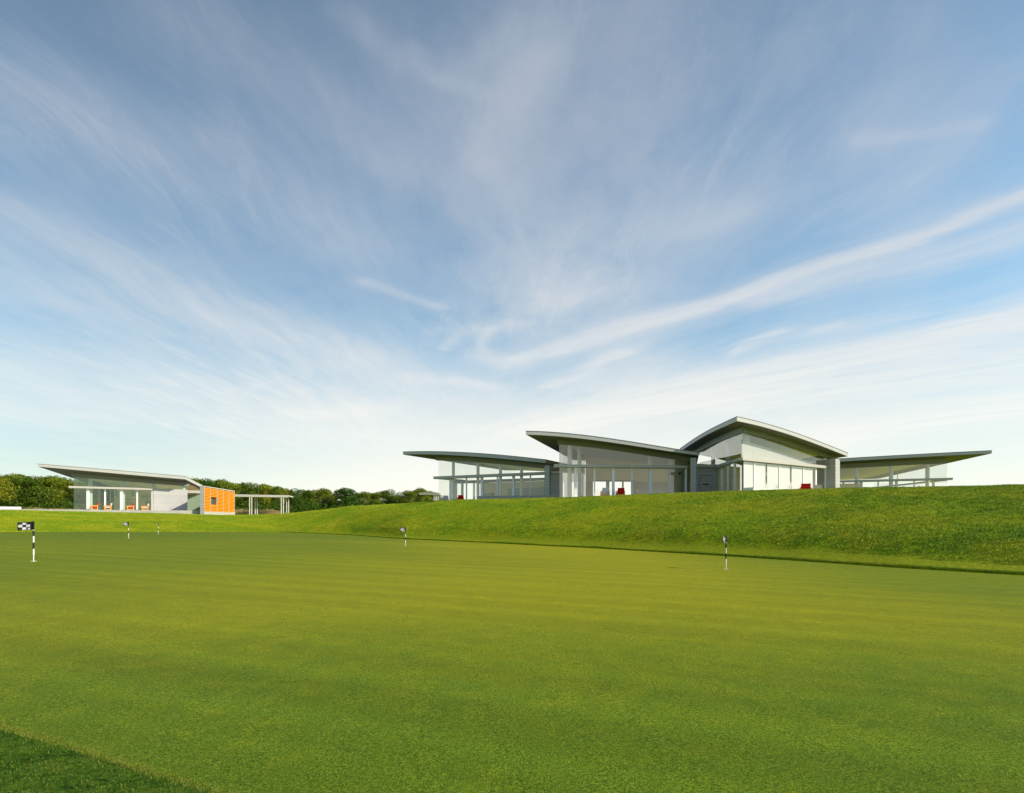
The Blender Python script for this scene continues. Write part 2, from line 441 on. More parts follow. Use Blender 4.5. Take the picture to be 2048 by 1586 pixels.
def blades(name, x, y, h, w, nb=1, spread=.03, lean=.5, ma='blade', mg=.01):
    n = len(x)
    x = np.repeat(x, nb)+RNG.normal(0, spread, n*nb); y = np.repeat(y, nb)+RNG.normal(0, spread, n*nb)
    h = np.repeat(h, nb)*RNG.uniform(.6, 1.25, n*nb); w = np.repeat(w, nb)*RNG.uniform(.7, 1.3, n*nb)
    keep = ~inside_green(x, y, mg); x, y, h, w = x[keep], y[keep], h[keep], w[keep]
    z = hill_z(x, y)+lip(y)-.004
    t = RNG.uniform(0, 2*math.pi, len(x)); u = RNG.uniform(0, 2*math.pi, len(x)); l = RNG.uniform(.1, lean, len(x))*h
    dx, dy = np.cos(t)*w/2, np.sin(t)*w/2
    v = np.empty((len(x), 3, 3))
    v[:,0] = np.stack([x-dx, y-dy, z], -1); v[:,1] = np.stack([x+dx, y+dy, z], -1)
    v[:,2] = np.stack([x+np.cos(u)*l, y+np.sin(u)*l, z+h], -1)
    me = np_mesh(name, v.reshape(-1,3), np.arange(len(x)*3), 3, M[ma])
    o = bpy.data.objects.new(name, me); COL.objects.link(o); return tag(o, kind='stuff')

# bank: tufts, denser close by, following the clumpy noise
def bank_points(n):
    a = RNG.uniform(-.95, .95, n); y0 = np.interp(a, ea, ey); yc = np.interp(a, ca, cy)
    y = y0+(yc+1.5-y0)*RNG.uniform(0, 1, n)**1.15
    return a*y, y
bx, by = bank_points(150000)
cl = .5+.5*np.sin(bx*1.7+np.sin(by*2.3)*1.4)*np.sin(by*1.9+np.sin(bx*1.3)*1.7)
bh = .018+.026*cl*RNG.uniform(.5, 1.2, len(bx))
blades('bank_grass', bx, by, bh, np.full(len(bx), .016)+.0005*by, 5, .05, .9, mg=1.2)
# taller clumps that throw small shadows down the bank
cx_, cyy_ = bank_points(5200); keep_ = RNG.uniform(0, 1, len(cx_)) < .5+.5*np.sin(cx_*.55+np.sin(cyy_*.6)*1.5)
cx_, cyy_ = cx_[keep_], cyy_[keep_]
kx = np.repeat(cx_, 26)+RNG.normal(0, .17, len(cx_)*26); ky = np.repeat(cyy_, 26)+RNG.normal(0, .07, len(cx_)*26)
blades('grass_clumps', kx, ky, np.full(len(kx), .065), np.full(len(kx), .020)+.0004*ky, 1, .01, 1.2, mg=1.5)
# cut edge of the bank beside the green
k = RNG.integers(0, NTH, 60000); k = k[(np.sin(TH[k]) > -.05)]
er = RB[k]+np.abs(RNG.normal(0, .12, len(k)))+.01; et = TH[k]+RNG.uniform(-.5, .5, len(k))*2*math.pi/NTH
ex, eyy = CEN[0]+np.cos(et)*er, CEN[1]+np.sin(et)*er
blades('edge_grass', ex, eyy, np.full(len(ex), .045), np.full(len(ex), .010)+.0004*eyy, 3, .015, .7)
# foreground collar at the lower left
n = 90000
fx = RNG.uniform(-5.5, 1.5, n); fy = RNG.uniform(1.6, 5.6, n)
kk = (~inside_green(fx, fy, .0)) & (fx > -1.02*fy-.4)
fx, fy = fx[kk], fy[kk]
blades('collar_grass', fx, fy, np.full(len(fx), .013), np.full(len(fx), .0034), 5, .010, 1.6, 'collar')

k = RNG.integers(0, NTH, 160000); k = k[(np.sin(TH[k]) < -.1)]
er = RB[k]+RNG.normal(-.004, .016, len(k)); et = TH[k]+RNG.uniform(-.5, .5, len(k))*2*math.pi/NTH
ex, eyy = CEN[0]+np.cos(et)*er, CEN[1]+np.sin(et)*er
kk = (ex > -6) & (ex < 2) & (eyy < 6)
blades('fringe_grass', ex[kk], eyy[kk], np.full(kk.sum(), .006), np.full(kk.sum(), .0028), 2, .012, 2.0, 'fringe', mg=-.08)

# ------------------------------------------------------------------ roofs
class Roof:
    def __init__(s, plane, top, bot, back, g=None, deg=3):
        s.pl = plane
        st = [plane.s_at(p[0]) for p in top]; zt = [plane.V(*p)[2] for p in top]
        sb = [plane.s_at(p[0]) for p in bot]; zb = [plane.V(*p)[2] for p in bot]
        s.s0 = min(st); s.s1 = max(st)
        s.ct = np.polyfit(st, zt, deg); s.cb = np.polyfit(sb, zb, deg)
        l = math.hypot(*back); s.b = np.array(back)/l
        s.g = g or (lambda v: 0.0)
    def sv(s, x, y):
        w = np.array([x, y])-s.pl.o; A = np.array([[s.pl.d[0], s.b[0]], [s.pl.d[1], s.b[1]]])
        return np.linalg.solve(A, w)
    def zb(s, u, v): return float(np.polyval(s.cb, np.clip(u, s.s0, s.s1)))+s.g(v)
    def zt(s, u, v): return float(np.polyval(s.ct, np.clip(u, s.s0, s.s1)))+s.g(v)
    def zb_xy(s, x, y): u, v = s.sv(x, y); return s.zb(u, v)
    def pt(s, u, v, z): p = s.pl.o+s.pl.d*u+s.b*v; return (p[0], p[1], z)
    def slab(s, u0, u1, v0, v1, flo, fhi, nu=26, nv=8):
        m = MB(); us = np.linspace(u0, u1, nu); vs = np.linspace(v0, v1, nv)
        for fz in (flo, fhi):
            for v in vs:
                for u in us: m.v.append(s.pt(u, v, fz(u, v)))
        N = nu*nv
        for j in range(nv-1):
            for i in range(nu-1):
                a = j*nu+i
                m.f.append((a, a+nu, a+nu+1, a+1)); m.f.append((N+a, N+a+1, N+a+nu+1, N+a+nu)); m.m += [0, 0]
        for i in range(nu-1):
            m.f.append((i, i+1, N+i+1, N+i)); a = (nv-1)*nu+i; m.f.append((a, N+a, N+a+1, a+1)); m.m += [0, 0]
        for j in range(nv-1):
            a = j*nu; m.f.append((a, N+a, N+a+nu, a+nu)); a = j*nu+nu-1; m.f.append((a, a+nu, N+a+nu, N+a)); m.m += [0, 0]
        return m

def make_roof(root, r, L, gl, g0, g1, ceil_back):
    """gl: glazing plane; g0,g1: its ends; ceiling runs inside the glazing"""
    ro = r.slab(r.s0, r.s1, 0, L, lambda u,v: r.zb(u,v), lambda u,v: r.zt(u,v)-.04).build('roof', M['fascia'], root)
    r.slab(r.s0-.03, r.s1+.03, -.03, L+.03, lambda u,v: r.zt(u,v)-.037, lambda u,v: r.zt(u,v)).build('drip_edge', M['drip'], ro)
    r.slab(r.s0+.10, r.s1-.10, .10, L-.1, lambda u,v: r.zb(u,v)-.03, lambda u,v: r.zb(u,v)-.004).build('soffit', M['soffit'], ro)
    u0, va = r.sv(*gl.xy(g0)); u1, vb = r.sv(*gl.xy(g1))
    v0 = max(va, vb)+.12
    r.slab(u0+.05, u1-.05, v0, ceil_back, lambda u,v: r.zb(u,v)-.09, lambda u,v: r.zb(u,v)-.034).build('ceiling', M['ceiling'], root)
    return ro

def header(root, r, gl, g0, g1, h=.5, n0=-.12, n1=.12, name='roof_beam', ma=None):
    m = MB(); us = np.linspace(g0, g1, 22)
    lo, hi = [], []
    for a, b in zip(us[:-1], us[1:]):
        q = [gl.xy(a,n1), gl.xy(b,n1), gl.xy(b,n0), gl.xy(a,n0)]
        za, zb_ = r.zb_xy(*gl.xy(a))-.034, r.zb_xy(*gl.xy(b))-.034
        zz = (za, zb_, zb_, za)
        m.hexa([(x,y,z-h) for (x,y),z in zip(q,zz)], [(x,y,z) for (x,y),z in zip(q,zz)])
    return m.build(name, ma or M['header'], root)

def pane(root, gl, a, b, z0, ztop_a, ztop_b, ma='glass', nseg=6, n=0.0, th=.012, zf=None, name='window_pane'):
    m = MB(); us = np.linspace(a, b, nseg+1)
    fz = zf or (lambda u: ztop_a+(ztop_b-ztop_a)*(u-a)/(b-a))
    zl = z0 if callable(z0) else (lambda u: z0)
    front = [(*gl.xy(u, n+th/2), zl(u)) for u in us]+[(*gl.xy(u, n+th/2), max(fz(u), zl(u)+.005)) for u in us[::-1]]
    backp = [(*gl.xy(u, n-th/2), z) for u, (_,_,z) in zip(list(us)+list(us[::-1]), front)]
    N = len(front); m.v = front+backp
    m.f = [tuple(range(N)), tuple(range(2*N-1, N-1, -1))]+[(i, N+i, N+(i+1)%N, (i+1)%N) for i in range(N)]
    m.m = [0]*len(m.f)
    return m.build(name, M[ma] if isinstance(ma, str) else ma, root)

def upright(root, gl, px0, px1, z0, z1, n0, n1, name='mullion', ma='white'):
    u0, u1 = gl.s_at(px0), gl.s_at(px1)
    return MB().pbox(gl, u0, u1, n0, n1, z0, z1).build(name, M[ma], root)

def column(root, x, y, z0, z1, r=.2, name='column'):
    return MB().tube((x,y,z0), (x,y,z1), r, seg=20, caps=True).build(name, M['column'], root, smooth=False)

PAD = EYE+2.0

def zoom5(p): return (790+p[0]/6.206, 880+p[1]/6.206)
def zoom6(p): return (1040+p[0]/5.689, 840+p[1]/5.689)
def zoom7(p): return (1350+p[0]/5.689, 820+p[1]/5.689)
def zoom8(p): return (1640+p[0]/5.02, 880+p[1]/5.02)
def zoom2(p): return (60+p[0]/6.4, 900+p[1]/6.4)

def rail_from(pl, px0, y0, px1, y1, thick0, thick1, proj, root, name='transom', ma='rail', back=.1):
    """horizontal rail whose front face lies proj ahead of the glazing"""
    f = pl.off(proj); A = f.V(px0, y0); B = f.V(px1, y1)
    zt = (A[2]+B[2])/2; u0, u1 = f.s_at(px0), f.s_at(px1)
    h = (thick0*A[1]+thick1*B[1])/2/FPX
    o = MB().pbox(pl, u0, u1, -back, proj, zt-h, zt).build(name, M[ma], root)
    return zt, zt-h, u0, u1

# ================================================================== pavilion 1 : low wide one at the left of the clubhouse
g1_ = Plane(-9.1, 66.7, .886, -.463)
p1 = empty('glass_pavilion', (*g1_.xy(5), PAD), 'low glass pavilion under a shallow curved roof, left end of the clubhouse on the bank', 'pavilion', 'glass pavilions of the clubhouse')
f1 = g1_.off(2.0)
r1 = Roof(f1, [zoom5(p) for p in ((100,143),(400,138),(750,145),(1100,165),(1500,200),(1870,240))],
          [zoom5(p) for p in ((100,180),(400,180),(750,188),(1100,212),(1500,250),(1870,285))], (.55, 1.0))
gl0, gl1 = g1_.s_at(876.5), g1_.s_at(1089)
make_roof(p1, r1, 24, g1_, gl0, gl1, 22)
header(p1, r1, g1_, gl0-.25, gl1, .48)
zt1, zl1, _, _ = rail_from(g1_, 866.5, 952.8, 1088, 943.6, 4.4, 6.2, .5, p1)
posts1 = [(899.6,902.8),(932,934),(961.6,966.4),(993.8,996.3),(1025,1029.6),(1060,1062)]
for i, (a, b) in enumerate(posts1): upright(p1, g1_, a, b, PAD, zl1, -.06, .10 if i % 2 == 0 else .05)
edges = [gl0]+[g1_.s_at((a+b)/2) for a, b in posts1]+[gl1]
for a, b in zip(edges[:-1], edges[1:]): pane(p1, g1_, a+.04, b-.04, PAD, zl1, zl1, nseg=1)
up = [gl0, edges[3], edges[5], gl1]
zf1 = lambda u: r1.zb_xy(*g1_.xy(u))-.5
for a, b in zip(up[:-1], up[1:]): pane(p1, g1_, a+.012, b-.012, zt1, 0, 0, zf=zf1, nseg=8)
for px in (906.8, 956, 1001, 1043):
    x, y = g1_.off(-.75).xy(g1_.off(-.75).s_at(px)); column(p1, x, y, PAD, r1.zb_xy(x, y)-.09, .17)
# side glazing along the left end
s1 = Plane(*g1_.xy(gl0+.02), *r1.b)
for k in range(4):
    a, b = k*4.8+.03, (k+1)*4.8-.03
    pane(p1, s1, a, b, PAD, 0, 0, zf=lambda u: r1.zb_xy(*s1.xy(u))-.10, nseg=2)
    MB().pbox(s1, b-.03, b+.09, -.06, .06, PAD, zt1).build('mullion', M['column'], p1)
MB().pbox(s1, .1, 19.5, -.09, .09, zl1, zt1-.06).build('side_transom', M['header'], p1)
# room dividers
b1 = Plane(*g1_.off(-7).xy(0), .886, -.463)
MB().pbox(b1, b1.s_at(967), b1.s_at(1108), -.15, .15, PAD, EYE+(HOR-962)/FPX*68).build('interior_wall', M['inwall'], p1)
b1b = g1_.off(-4)
MB().pbox(b1b, b1b.s_at(1017), b1b.s_at(1100), -.1, .1, PAD, EYE+(HOR-976.5)/FPX*66).build('counter', M['greenwall'], p1)
b1c = g1_.off(-5)
MB().pbox(b1c, b1c.s_at(969), b1c.s_at(986), -.3, .3, PAD, EYE+(HOR-985)/FPX*68).build('cabinet', M['greenwall'], p1)
b1d = g1_.off(-12)
for px in (912, 925, 948, 1047): upright(p1, b1d, px-1.6, px+1.6, PAD, zt1, -.1, .1, 'rear_post', 'column')
MB().pbox(b1d, b1d.s_at(905), b1d.s_at(1110), -.08, .08, EYE+(HOR-963)/FPX*75, EYE+(HOR-957)/FPX*75).build('rear_transom', M['header'], p1)
MB().prism([g1_.xy(gl0-.3,1.6), g1_.xy(gl1+.6,1.6), tuple(np.array(g1_.xy(gl1+.6))+r1.b*21), tuple(np.array(g1_.xy(gl0-.3))+r1.b*21)], PAD-.5, PAD).build('floor_slab', M['floor'], p1)
# masonry pier at its right end and recessed siding behind
pb = f1.off(-.35)
u0, u1 = pb.s_at(1088.8), pb.s_at(1098.8)
MB().pbox(pb, u0, u1, -3.5, 0, PAD-.2, pb.V(1094, 931)[2]).build('pier', M['sidingpale'], p1)

# ================================================================== pavilion 2
g2 = Plane((1118-CX)/FPX*52, 52, .995, .0955)
p2 = empty('glass_pavilion', (*g2.xy(6), PAD), 'middle glass pavilion with curved roof tip overhanging its left end, white frames along its front', 'pavilion', 'glass pavilions of the clubhouse')
f2 = g2.off(2.0)
r2 = Roof(f2, [zoom6(p) for p in ((67,122),(440,140),(800,178),(1200,232),(1600,300),(1800,330),(2035,368))],
          [zoom6(p) for p in ((67,165),(440,188),(800,222),(1200,275),(1600,345),(1800,368),(2035,402))], (.3, 1.0))
h0, h1 = g2.s_at(1118), g2.s_at(1377)
make_roof(p2, r2, 22, g2, h0, h1, 20)
header(p2, r2, g2, h0-.15, h1+.2, .42)
zt2, zl2, _, _ = rail_from(g2, 1109.4, 928.4, 1375.7, 931, 5.4, 5.0, .5, p2)
posts2 = [(1148,1153.6),(1187.8,1190.2),(1224,1228.8),(1262,1265),(1298,1302.4),(1336.7,1339),(1370,1373)]
for i, (a, b) in enumerate(posts2): upright(p2, g2, a, b, PAD, zl2, -.06, .12 if i % 2 == 0 else .06)
edges = [h0]+[g2.s_at((a+b)/2) for a, b in posts2]+[h1]
for a, b in zip(edges[:-1], edges[1:]): pane(p2, g2, a+.04, b-.04, PAD, zl2, zl2, nseg=1)
up = [h0, edges[1], edges[3], edges[5], h1]
zf2 = lambda u: r2.zb_xy(*g2.xy(u))-.44
for a, b in zip(up[:-1], up[1:]): pane(p2, g2, a+.012, b-.012, zt2, 0, 0, zf=zf2, nseg=8)
for px, n in ((1139.5, -.8), (1159, -4.5), (1300, -2.0)):
    q = g2.off(n); x, y = q.xy(q.s_at(px)); column(p2, x, y, PAD, r2.zb_xy(x, y)-.09, .2)
s2 = Plane(*g2.xy(h0+.02), *r2.b)
for k in range(4):
    a, b = k*4.2+.03, (k+1)*4.2-.03
    pane(p2, s2, a, b, PAD, 0, 0, zf=lambda u: r2.zb_xy(*s2.xy(u))-.10, nseg=2)
    MB().pbox(s2, b-.03, b+.09, -.06, .06, PAD, zt2).build('mullion', M['column'], p2)
# back wall with three bright openings
k2 = g2.off(-13)
def bw(px0, px1, y0, y1, name='back_wall', ma='inwall', pl=k2, root=p2, th=.25):
    zA = PAD if y1 is None else EYE+(HOR-y1)/FPX*pl.xy(pl.s_at(px0))[1]
    zB = EYE+(HOR-y0)/FPX*pl.xy(pl.s_at(px0))[1]
    return MB().pbox(pl, pl.s_at(px0), pl.s_at(px1), -th, 0, zA, zB).build(name, M[ma], root)
xs = [1172,1186,1213,1219,1245,1247.5,1266,1384]
for i in range(0, 8, 2):
    MB().pbox(k2, k2.s_at(xs[i]), k2.s_at(xs[i+1]), -.25, 0, PAD, EYE+(HOR-963.5)/FPX*66).build('back_wall', M['inwall'], p2)
MB().pbox(k2, k2.s_at(1172), k2.s_at(1384), -.20, -.02, EYE+(HOR-963.5)/FPX*66+.001, EYE+(HOR-926)/FPX*66).build('fill_light_panel', M['fillpanel'], p2)  # invented translucent panel, lets daylight through to brighten the ceiling
pane(p2, k2, k2.s_at(1172), k2.s_at(1384), EYE+(HOR-926)/FPX*66+.002, 0, 0, 'fillpanel', 14, -.12, .2, zf=lambda u: r2.zb_xy(*k2.xy(u, -.12))-.10, name='upper_wall')  # upper part of the wall, made translucent to light the ceiling
MB().pbox(k2, k2.s_at(1186), k2.s_at(1268), .01, .16, EYE+(HOR-963.4)/FPX*66, EYE+(HOR-961)/FPX*66).build('window_head', M['greenwall'], p2)
MB().pbox(g2.off(-4), g2.off(-4).s_at(1275), g2.off(-4).s_at(1330), -.4, .4, PAD, PAD+1.05).build('counter', M['inwall'], p2)
MB().pbox(g2.off(-2.4), g2.off(-2.4).s_at(1361), g2.off(-2.4).s_at(1372), -.1, .1, PAD, EYE+(HOR-941)/FPX*56).build('inner_door', M['greenwall'], p2)
MB().pbox(g2.off(-2.2), g2.off(-2.2).s_at(1353), g2.off(-2.2).s_at(1362), -.05, .05, EYE+(HOR-950)/FPX*56, EYE+(HOR-946)/FPX*56).build('wall_bracket', M['dark'], p2)
MB().prism([g2.xy(h0-.3,1.6), g2.xy(h1+1.2,1.6), tuple(np.array(g2.xy(h1+1.2))+r2.b*19), tuple(np.array(g2.xy(h0-.3))+r2.b*19)], PAD-.5, PAD).build('floor_slab', M['floor'], p2)
q2 = f2.off(-.25)
u0, u1 = q2.s_at(1381.2), q2.s_at(1392.6)
a0 = np.array(q2.xy(u0)); a1 = np.array(q2.xy(u1))
MB().prism([tuple(a0), tuple(a1), tuple(a1+r2.b*5), tuple(a0+r2.b*5)], PAD-.2, q2.V(1387, 915.6)[2]).build('pier', M['sidingpale'], p2)

# recess siding between pavilions 1 and 2
w12 = empty('siding_wall', P(1108, 995, 58.5), 'grey board recess wall between the low left pavilion and the middle pavilion', 'wall', 'grey board link walls')
wp = Plane((1101-CX)/FPX*58.4, 58.4, 1, .05)
MB().pbox(wp, wp.s_at(1100.5), wp.s_at(1121), -.3, 0, PAD-.2, EYE+(HOR-947)/FPX*58.4).build('wall', M['siding'], w12)
MB().pbox(wp, wp.s_at(1102), wp.s_at(1121), -.3, .25, EYE+(HOR-947)/FPX*58.4+.002, EYE+(HOR-942.8)/FPX*58.4).build('coping', M['rail'], w12)

# ================================================================== pavilion 3 : tall one with a corner towards the camera
c3 = np.array([18.5, 46.1])
g3 = Plane(c3[0], c3[1], .825, .565)      # right face
l3 = Plane(c3[0], c3[1], .07, 1.0)        # left face
p3 = empty('glass_pavilion', (c3[0], c3[1], PAD), 'tallest glass pavilion, its corner and pointed roof turned to the green, white blinds drawn', 'pavilion', 'glass pavilions of the clubhouse')
cor = Plane(17.02, 43.5, .825, .565)
r3 = Roof(cor, [zoom7(p) for p in ((705,72),(850,103),(1000,140),(1300,235),(1600,340),(1800,418),(1968,487))],
          [zoom7(p) for p in ((705,125),(850,155),(1000,190),(1300,280),(1600,385),(1800,460),(1960,525))], (.07, 1.0),
          g=lambda v: .22*math.sin(math.pi*min(max(v,0),24)/19.0))
e0, e1 = 0.0, g3.s_at(1655)
ro3 = make_roof(p3, r3, 19.5, g3, e0, e1, 18)
header(p3, r3, g3, e0, e1+1.6, .45)
zt3, zl3, _, _ = rail_from(g3, 1485.6, 914.2, 1655.9, 931.6, 7, 4.4, .3, p3)
zf3 = lambda u: r3.zb_xy(*g3.xy(u))-.47
posts3 = [(1507.4,1508.8),(1531.5,1535),(1557.8,1559.2),(1580.5,1584),(1605.7,1607.2),(1626,1629.5),(1630.5,1633),(1649.5,1652)]
for i, (a, b) in enumerate(posts3):
    rec = i in (1, 3, 5)
    upright(p3, g3, a, b, PAD, zl3, -.34 if rec else -.06, -.16 if rec else .03, 'mullion', 'header' if rec else 'white')
edges = [e0]+[g3.s_at((a+b)/2) for a, b in posts3[:6]]+[g3.s_at(1632), g3.s_at(1651), e1]
for a, b in zip(edges[:-1], edges[1:]):
    if b-a > .25: pane(p3, g3, a+.03, b-.03, PAD, zl3, zl3, nseg=1)
up = [e0, g3.s_at(1508), g3.s_at(1559), g3.s_at(1606), e1]
for a, b in zip(up[:-1], up[1:]): pane(p3, g3, a+.012, b-.012, zt3, 0, 0, zf=zf3, nseg=6)
# blinds: one per bay below, wedge panels above whose head drops with the ceiling
for a, b in ((1486.5,1507.2),(1509,1531.6),(1535,1557.6),(1559.4,1580.6),(1584,1605.5),(1607.4,1626)):
    pane(p3, g3, g3.s_at(a), g3.s_at(b), PAD+.05, zl3-.05, zl3-.05, 'blind', 1, -.05, .03, name='window_blind')
wz0 = EYE+(HOR-878.6)/FPX*46.1; sx1 = g3.s_at(1617); wz1 = EYE+(HOR-921.6)/FPX*g3.xy(sx1)[1]
wf = lambda u: wz0+(wz1-wz0)*u/sx1
ups = [e0+.02, g3.s_at(1508), g3.s_at(1559), g3.s_at(1606), g3.s_at(1628)]
for a, b in zip(ups[:-1], ups[1:]):
    pane(p3, g3, a+.01, b-.01, zt3-.02, 0, 0, 'blindshade', 4, -.14, .02, zf=lambda u: max(wf(u), zt3+.1), name='window_blind')
# left face
e2 = 7.6
def hdr_left(root):
    m = MB(); us = np.linspace(0, 16, 18)
    for a, b in zip(us[:-1], us[1:]):
        q = [l3.xy(a,.12), l3.xy(b,.12), l3.xy(b,-.12), l3.xy(a,-.12)]
        za, zb_ = r3.zb_xy(*l3.xy(a))-.034, r3.zb_xy(*l3.xy(b))-.034; zz = (za, zb_, zb_, za)
        m.hexa([(x,y,z-.5) for (x,y),z in zip(q,zz)], [(x,y,z) for (x,y),z in zip(q,zz)])
    return m.build('roof_beam', M['header'], root)
hdr_left(p3)
MB().pbox(l3, -.3, e2, -.08, .35, zl3+.02, zt3).build('transom', M['rail'], p3)
for k in range(4):
    a, b = k*3.4+.02, (k+1)*3.4-.02
    pane(p3, l3, a, b, zt3, 0, 0, zf=lambda u: r3.zb_xy(*l3.xy(u))-.52, nseg=4)
for a, b in ((.05,1.9),(1.95,3.8),(3.85,5.6),(5.65,7.5)):
    pane(p3, l3, a, b, PAD, zl3, zl3, nseg=1)
    MB().pbox(l3, b-.02, b+.12, -.08, .10, PAD, zl3).build('mullion', M['white'], p3)
MB().box(c3[0]-.05, c3[0]+.05, c3[1]-.05, c3[1]+.05, PAD, zl3).build('corner_post', M['dark'], p3)
for v in (1.0, 6.0, 11.0):
    x, y = l3.off(-.9).xy(v+.8); column(p3, x, y, PAD, r3.zb_xy(x, y)-.09, .2)
k3 = g3.off(-9)
MB().pbox(k3, 2, 13, -.2, 0, PAD, zt3+.6).build('interior_wall', M['inwall'], p3)
MB().prism([tuple(c3+np.array([-.9,-1.0])), tuple(np.array(g3.xy(e1+.8,.9))), tuple(np.array(g3.xy(e1+.8))+r3.b*14), tuple(c3+np.array([-.2,16]))], PAD-.5, PAD).build('floor_slab', M['floor'], p3)
# pier at its right end: dark flank, sunlit front
u0 = g3.s_at(1651.5)
pz3 = EYE+(HOR-917.6)/FPX*52.7
MB().pbox(g3, u0, u0+.80, -1.5, .88, PAD-.3, pz3).build('pier', M['siding'], p3)
# siding link between pavilions 2 and 3 with a flush door
w23 = empty('siding_wall', P(1413, 990, 54), 'grey board link wall with flush door and black slot, left of the tallest pavilion', 'wall', 'grey board link walls')
wq = Plane((1393-CX)/FPX*53.4, 53.4, 1, .02)
MB().pbox(wq, wq.s_at(1388), wq.s_at(1437), -.3, 0, PAD-.2, EYE+(HOR-935)/FPX*53.4).build('wall', M['siding'], w23)
MB().pbox(wq, wq.s_at(1388), wq.s_at(1433), -.3, .3, EYE+(HOR-935)/FPX*53.4+.002, EYE+(HOR-929.3)/FPX*53.4).build('coping', M['rail'], w23)
dr = MB(); z_a, z_b = PAD, EYE+(HOR-951)/FPX*53.4
dr.pbox(wq, wq.s_at(1400), wq.s_at(1423.5), .0, .03, z_a, z_b)
door = dr.build('door', M['siding'], w23)
fr_ = MB()
fr_.pbox(wq, wq.s_at(1399.4), wq.s_at(1400), .0, .02, z_a, z_b); fr_.pbox(wq, wq.s_at(1423.5), wq.s_at(1424.1), .0, .02, z_a, z_b)
fr_.pbox(wq, wq.s_at(1399.4), wq.s_at(1424.1), .0, .02, z_b+.001, z_b+.03)
fr_.build('door_gap', M['dark'], door)
MB().pbox(wq, wq.s_at(1405), wq.s_at(1418), .031, .06, EYE+(HOR-969.6)/FPX*53.4, EYE+(HOR-967.4)/FPX*53.4).build('letter_slot', M['black'], door)

# ================================================================== pavilion 4 : right wing
Z4 = 4.3
d4a, d4b = Z4/(79.3/FPX), Z4/(84.7/FPX)
A4 = ((1679.8-CX)/FPX*d4a, d4a); B4 = ((1906-CX)/FPX*d4b, d4b)
g4f = Plane(*A4, B4[0]-A4[0], B4[1]-A4[1])     # plane of the transom's front
g4 = g4f.off(-.5)
PAD4 = EYE+1.75
p4 = empty('glass_pavilion', (*g4.xy(4), PAD4), 'right glass wing whose straight roof blade points out to the right over the bank', 'pavilion', 'glass pavilions of the clubhouse')
f4 = g4.off(2.0)
r4 = Roof(f4, [(1600,921.5)]+[zoom8(p) for p in ((200,185),(450,170),(700,155),(1000,139),(1260,125),(1725,103))],
          [(1600,928)]+[zoom8(p) for p in ((200,215),(500,199),(800,182),(1000,171),(1260,155),(1725,135))], (.11, 1.0), g=lambda v: -.045*max(v, 0), deg=2)
h40, h41 = g4.s_at(1612), g4.s_at(1895)
make_roof(p4, r4, 21, g4, h40, h41, 20)
header(p4, r4, g4, h40, h41-.1, .5)
zt4, zl4, _, _ = rail_from(g4, 1612, 962.3, 1906, 955.3, 4.6, 3.4, .5, p4)
ps4 = [(1685,1688.5),(1720,1725),(1755,1757.5),(1790,1795),(1827,1829.5),(1864,1869)]
for i, (a, b) in enumerate(ps4): upright(p4, g4, a, b, PAD4, zl4, -.06, .10 if i % 2 else .05)
edges = [h40, g4.s_at(1650)]+[g4.s_at((a+b)/2) for a, b in ps4]+[h41]
for a, b in zip(edges[:-1], edges[1:]): pane(p4, g4, a+.03, b-.03, PAD4, zl4, zl4, nseg=1)
up = [h40, g4.s_at(1722), g4.s_at(1792), g4.s_at(1866), h41]
zf4 = lambda u: r4.zb_xy(*g4.xy(u))-.52
for a, b in zip(up[:-1], up[1:]): pane(p4, g4, a+.012, b-.012, zt4, 0, 0, zf=zf4, nseg=4)
for px in (1713, 1782, 1855):
    q = g4.off(-.7); x, y = q.xy(q.s_at(px)); column(p4, x, y, PAD4, r4.zb_xy(x, y)-.09, .19)
s4 = Plane(*g4.xy(h41-.02), *r4.b)
for k in range(4):
    a, b = k*4.6+.03, (k+1)*4.6-.03
    pane(p4, s4, a, b, PAD4, 0, 0, zf=lambda u: r4.zb_xy(*s4.xy(u))-.10, nseg=2)
    if k in (1, 3): MB().pbox(s4, b-.02, b+.04, -.03, .03, PAD4, r4.zb_xy(*s4.xy(b))-.1).build('mullion', M['column'], p4)
k4 = g4.off(-15)
MB().pbox(s4, .1, 18, -.1, .1, zl4-.05, zt4-.1).build('side_transom', M['header'], p4)
for px in (1778, 1806, 1838): upright(p4, k4, px-1.8, px+1.8, PAD4, zt4, -.1, .1, 'rear_post', 'column')
MB().pbox(k4, k4.s_at(1600), k4.s_at(1722), -.2, 0, PAD4, zt4+.5).build('interior_wall', M['inwall'], p4)
MB().prism([g4.xy(h40,1.6), g4.xy(h41+.3,1.6), tuple(np.array(g4.xy(h41+.3))+r4.b*19), tuple(np.array(g4.xy(h40))+r4.b*19)], PAD4-.5, PAD4).build('floor_slab', M['floor'], p4)

# ================================================================== terrace walls on the bank
t1 = Plane(*P(947, 0, 57)[:2], .97, -.22)
lw = empty('low_wall', (*t1.xy(3), EYE+1.7), 'low grey terrace wall running in front of the low left pavilion', 'wall', 'low terrace walls')
zt = t1.V(1045, 991.2)[2]
MB().pbox(t1, t1.s_at(955), t1.s_at(1112), -.35, 0, EYE+1.4, zt-.06).build('wall', M['concrete'], lw)
MB().pbox(t1, t1.s_at(955)-.02, t1.s_at(1112), -.37, .02, zt-.058, zt).build('coping', M['concrete'], lw)
t3 = Plane(*P(1506, 0, 43.0)[:2], .825, .50)
lw2 = empty('low_wall', (*t3.xy(1), EYE+1.7), 'sunlit pale kerb wall in the grass at the foot of the tallest pavilion', 'wall', 'low terrace walls')
zk = EYE+(HOR-975.3)/FPX*43
MB().pbox(t3, t3.s_at(1507), t3.s_at(1600), -.9, 0, EYE+1.5, zk).build('wall', M['whitewall'], lw2)
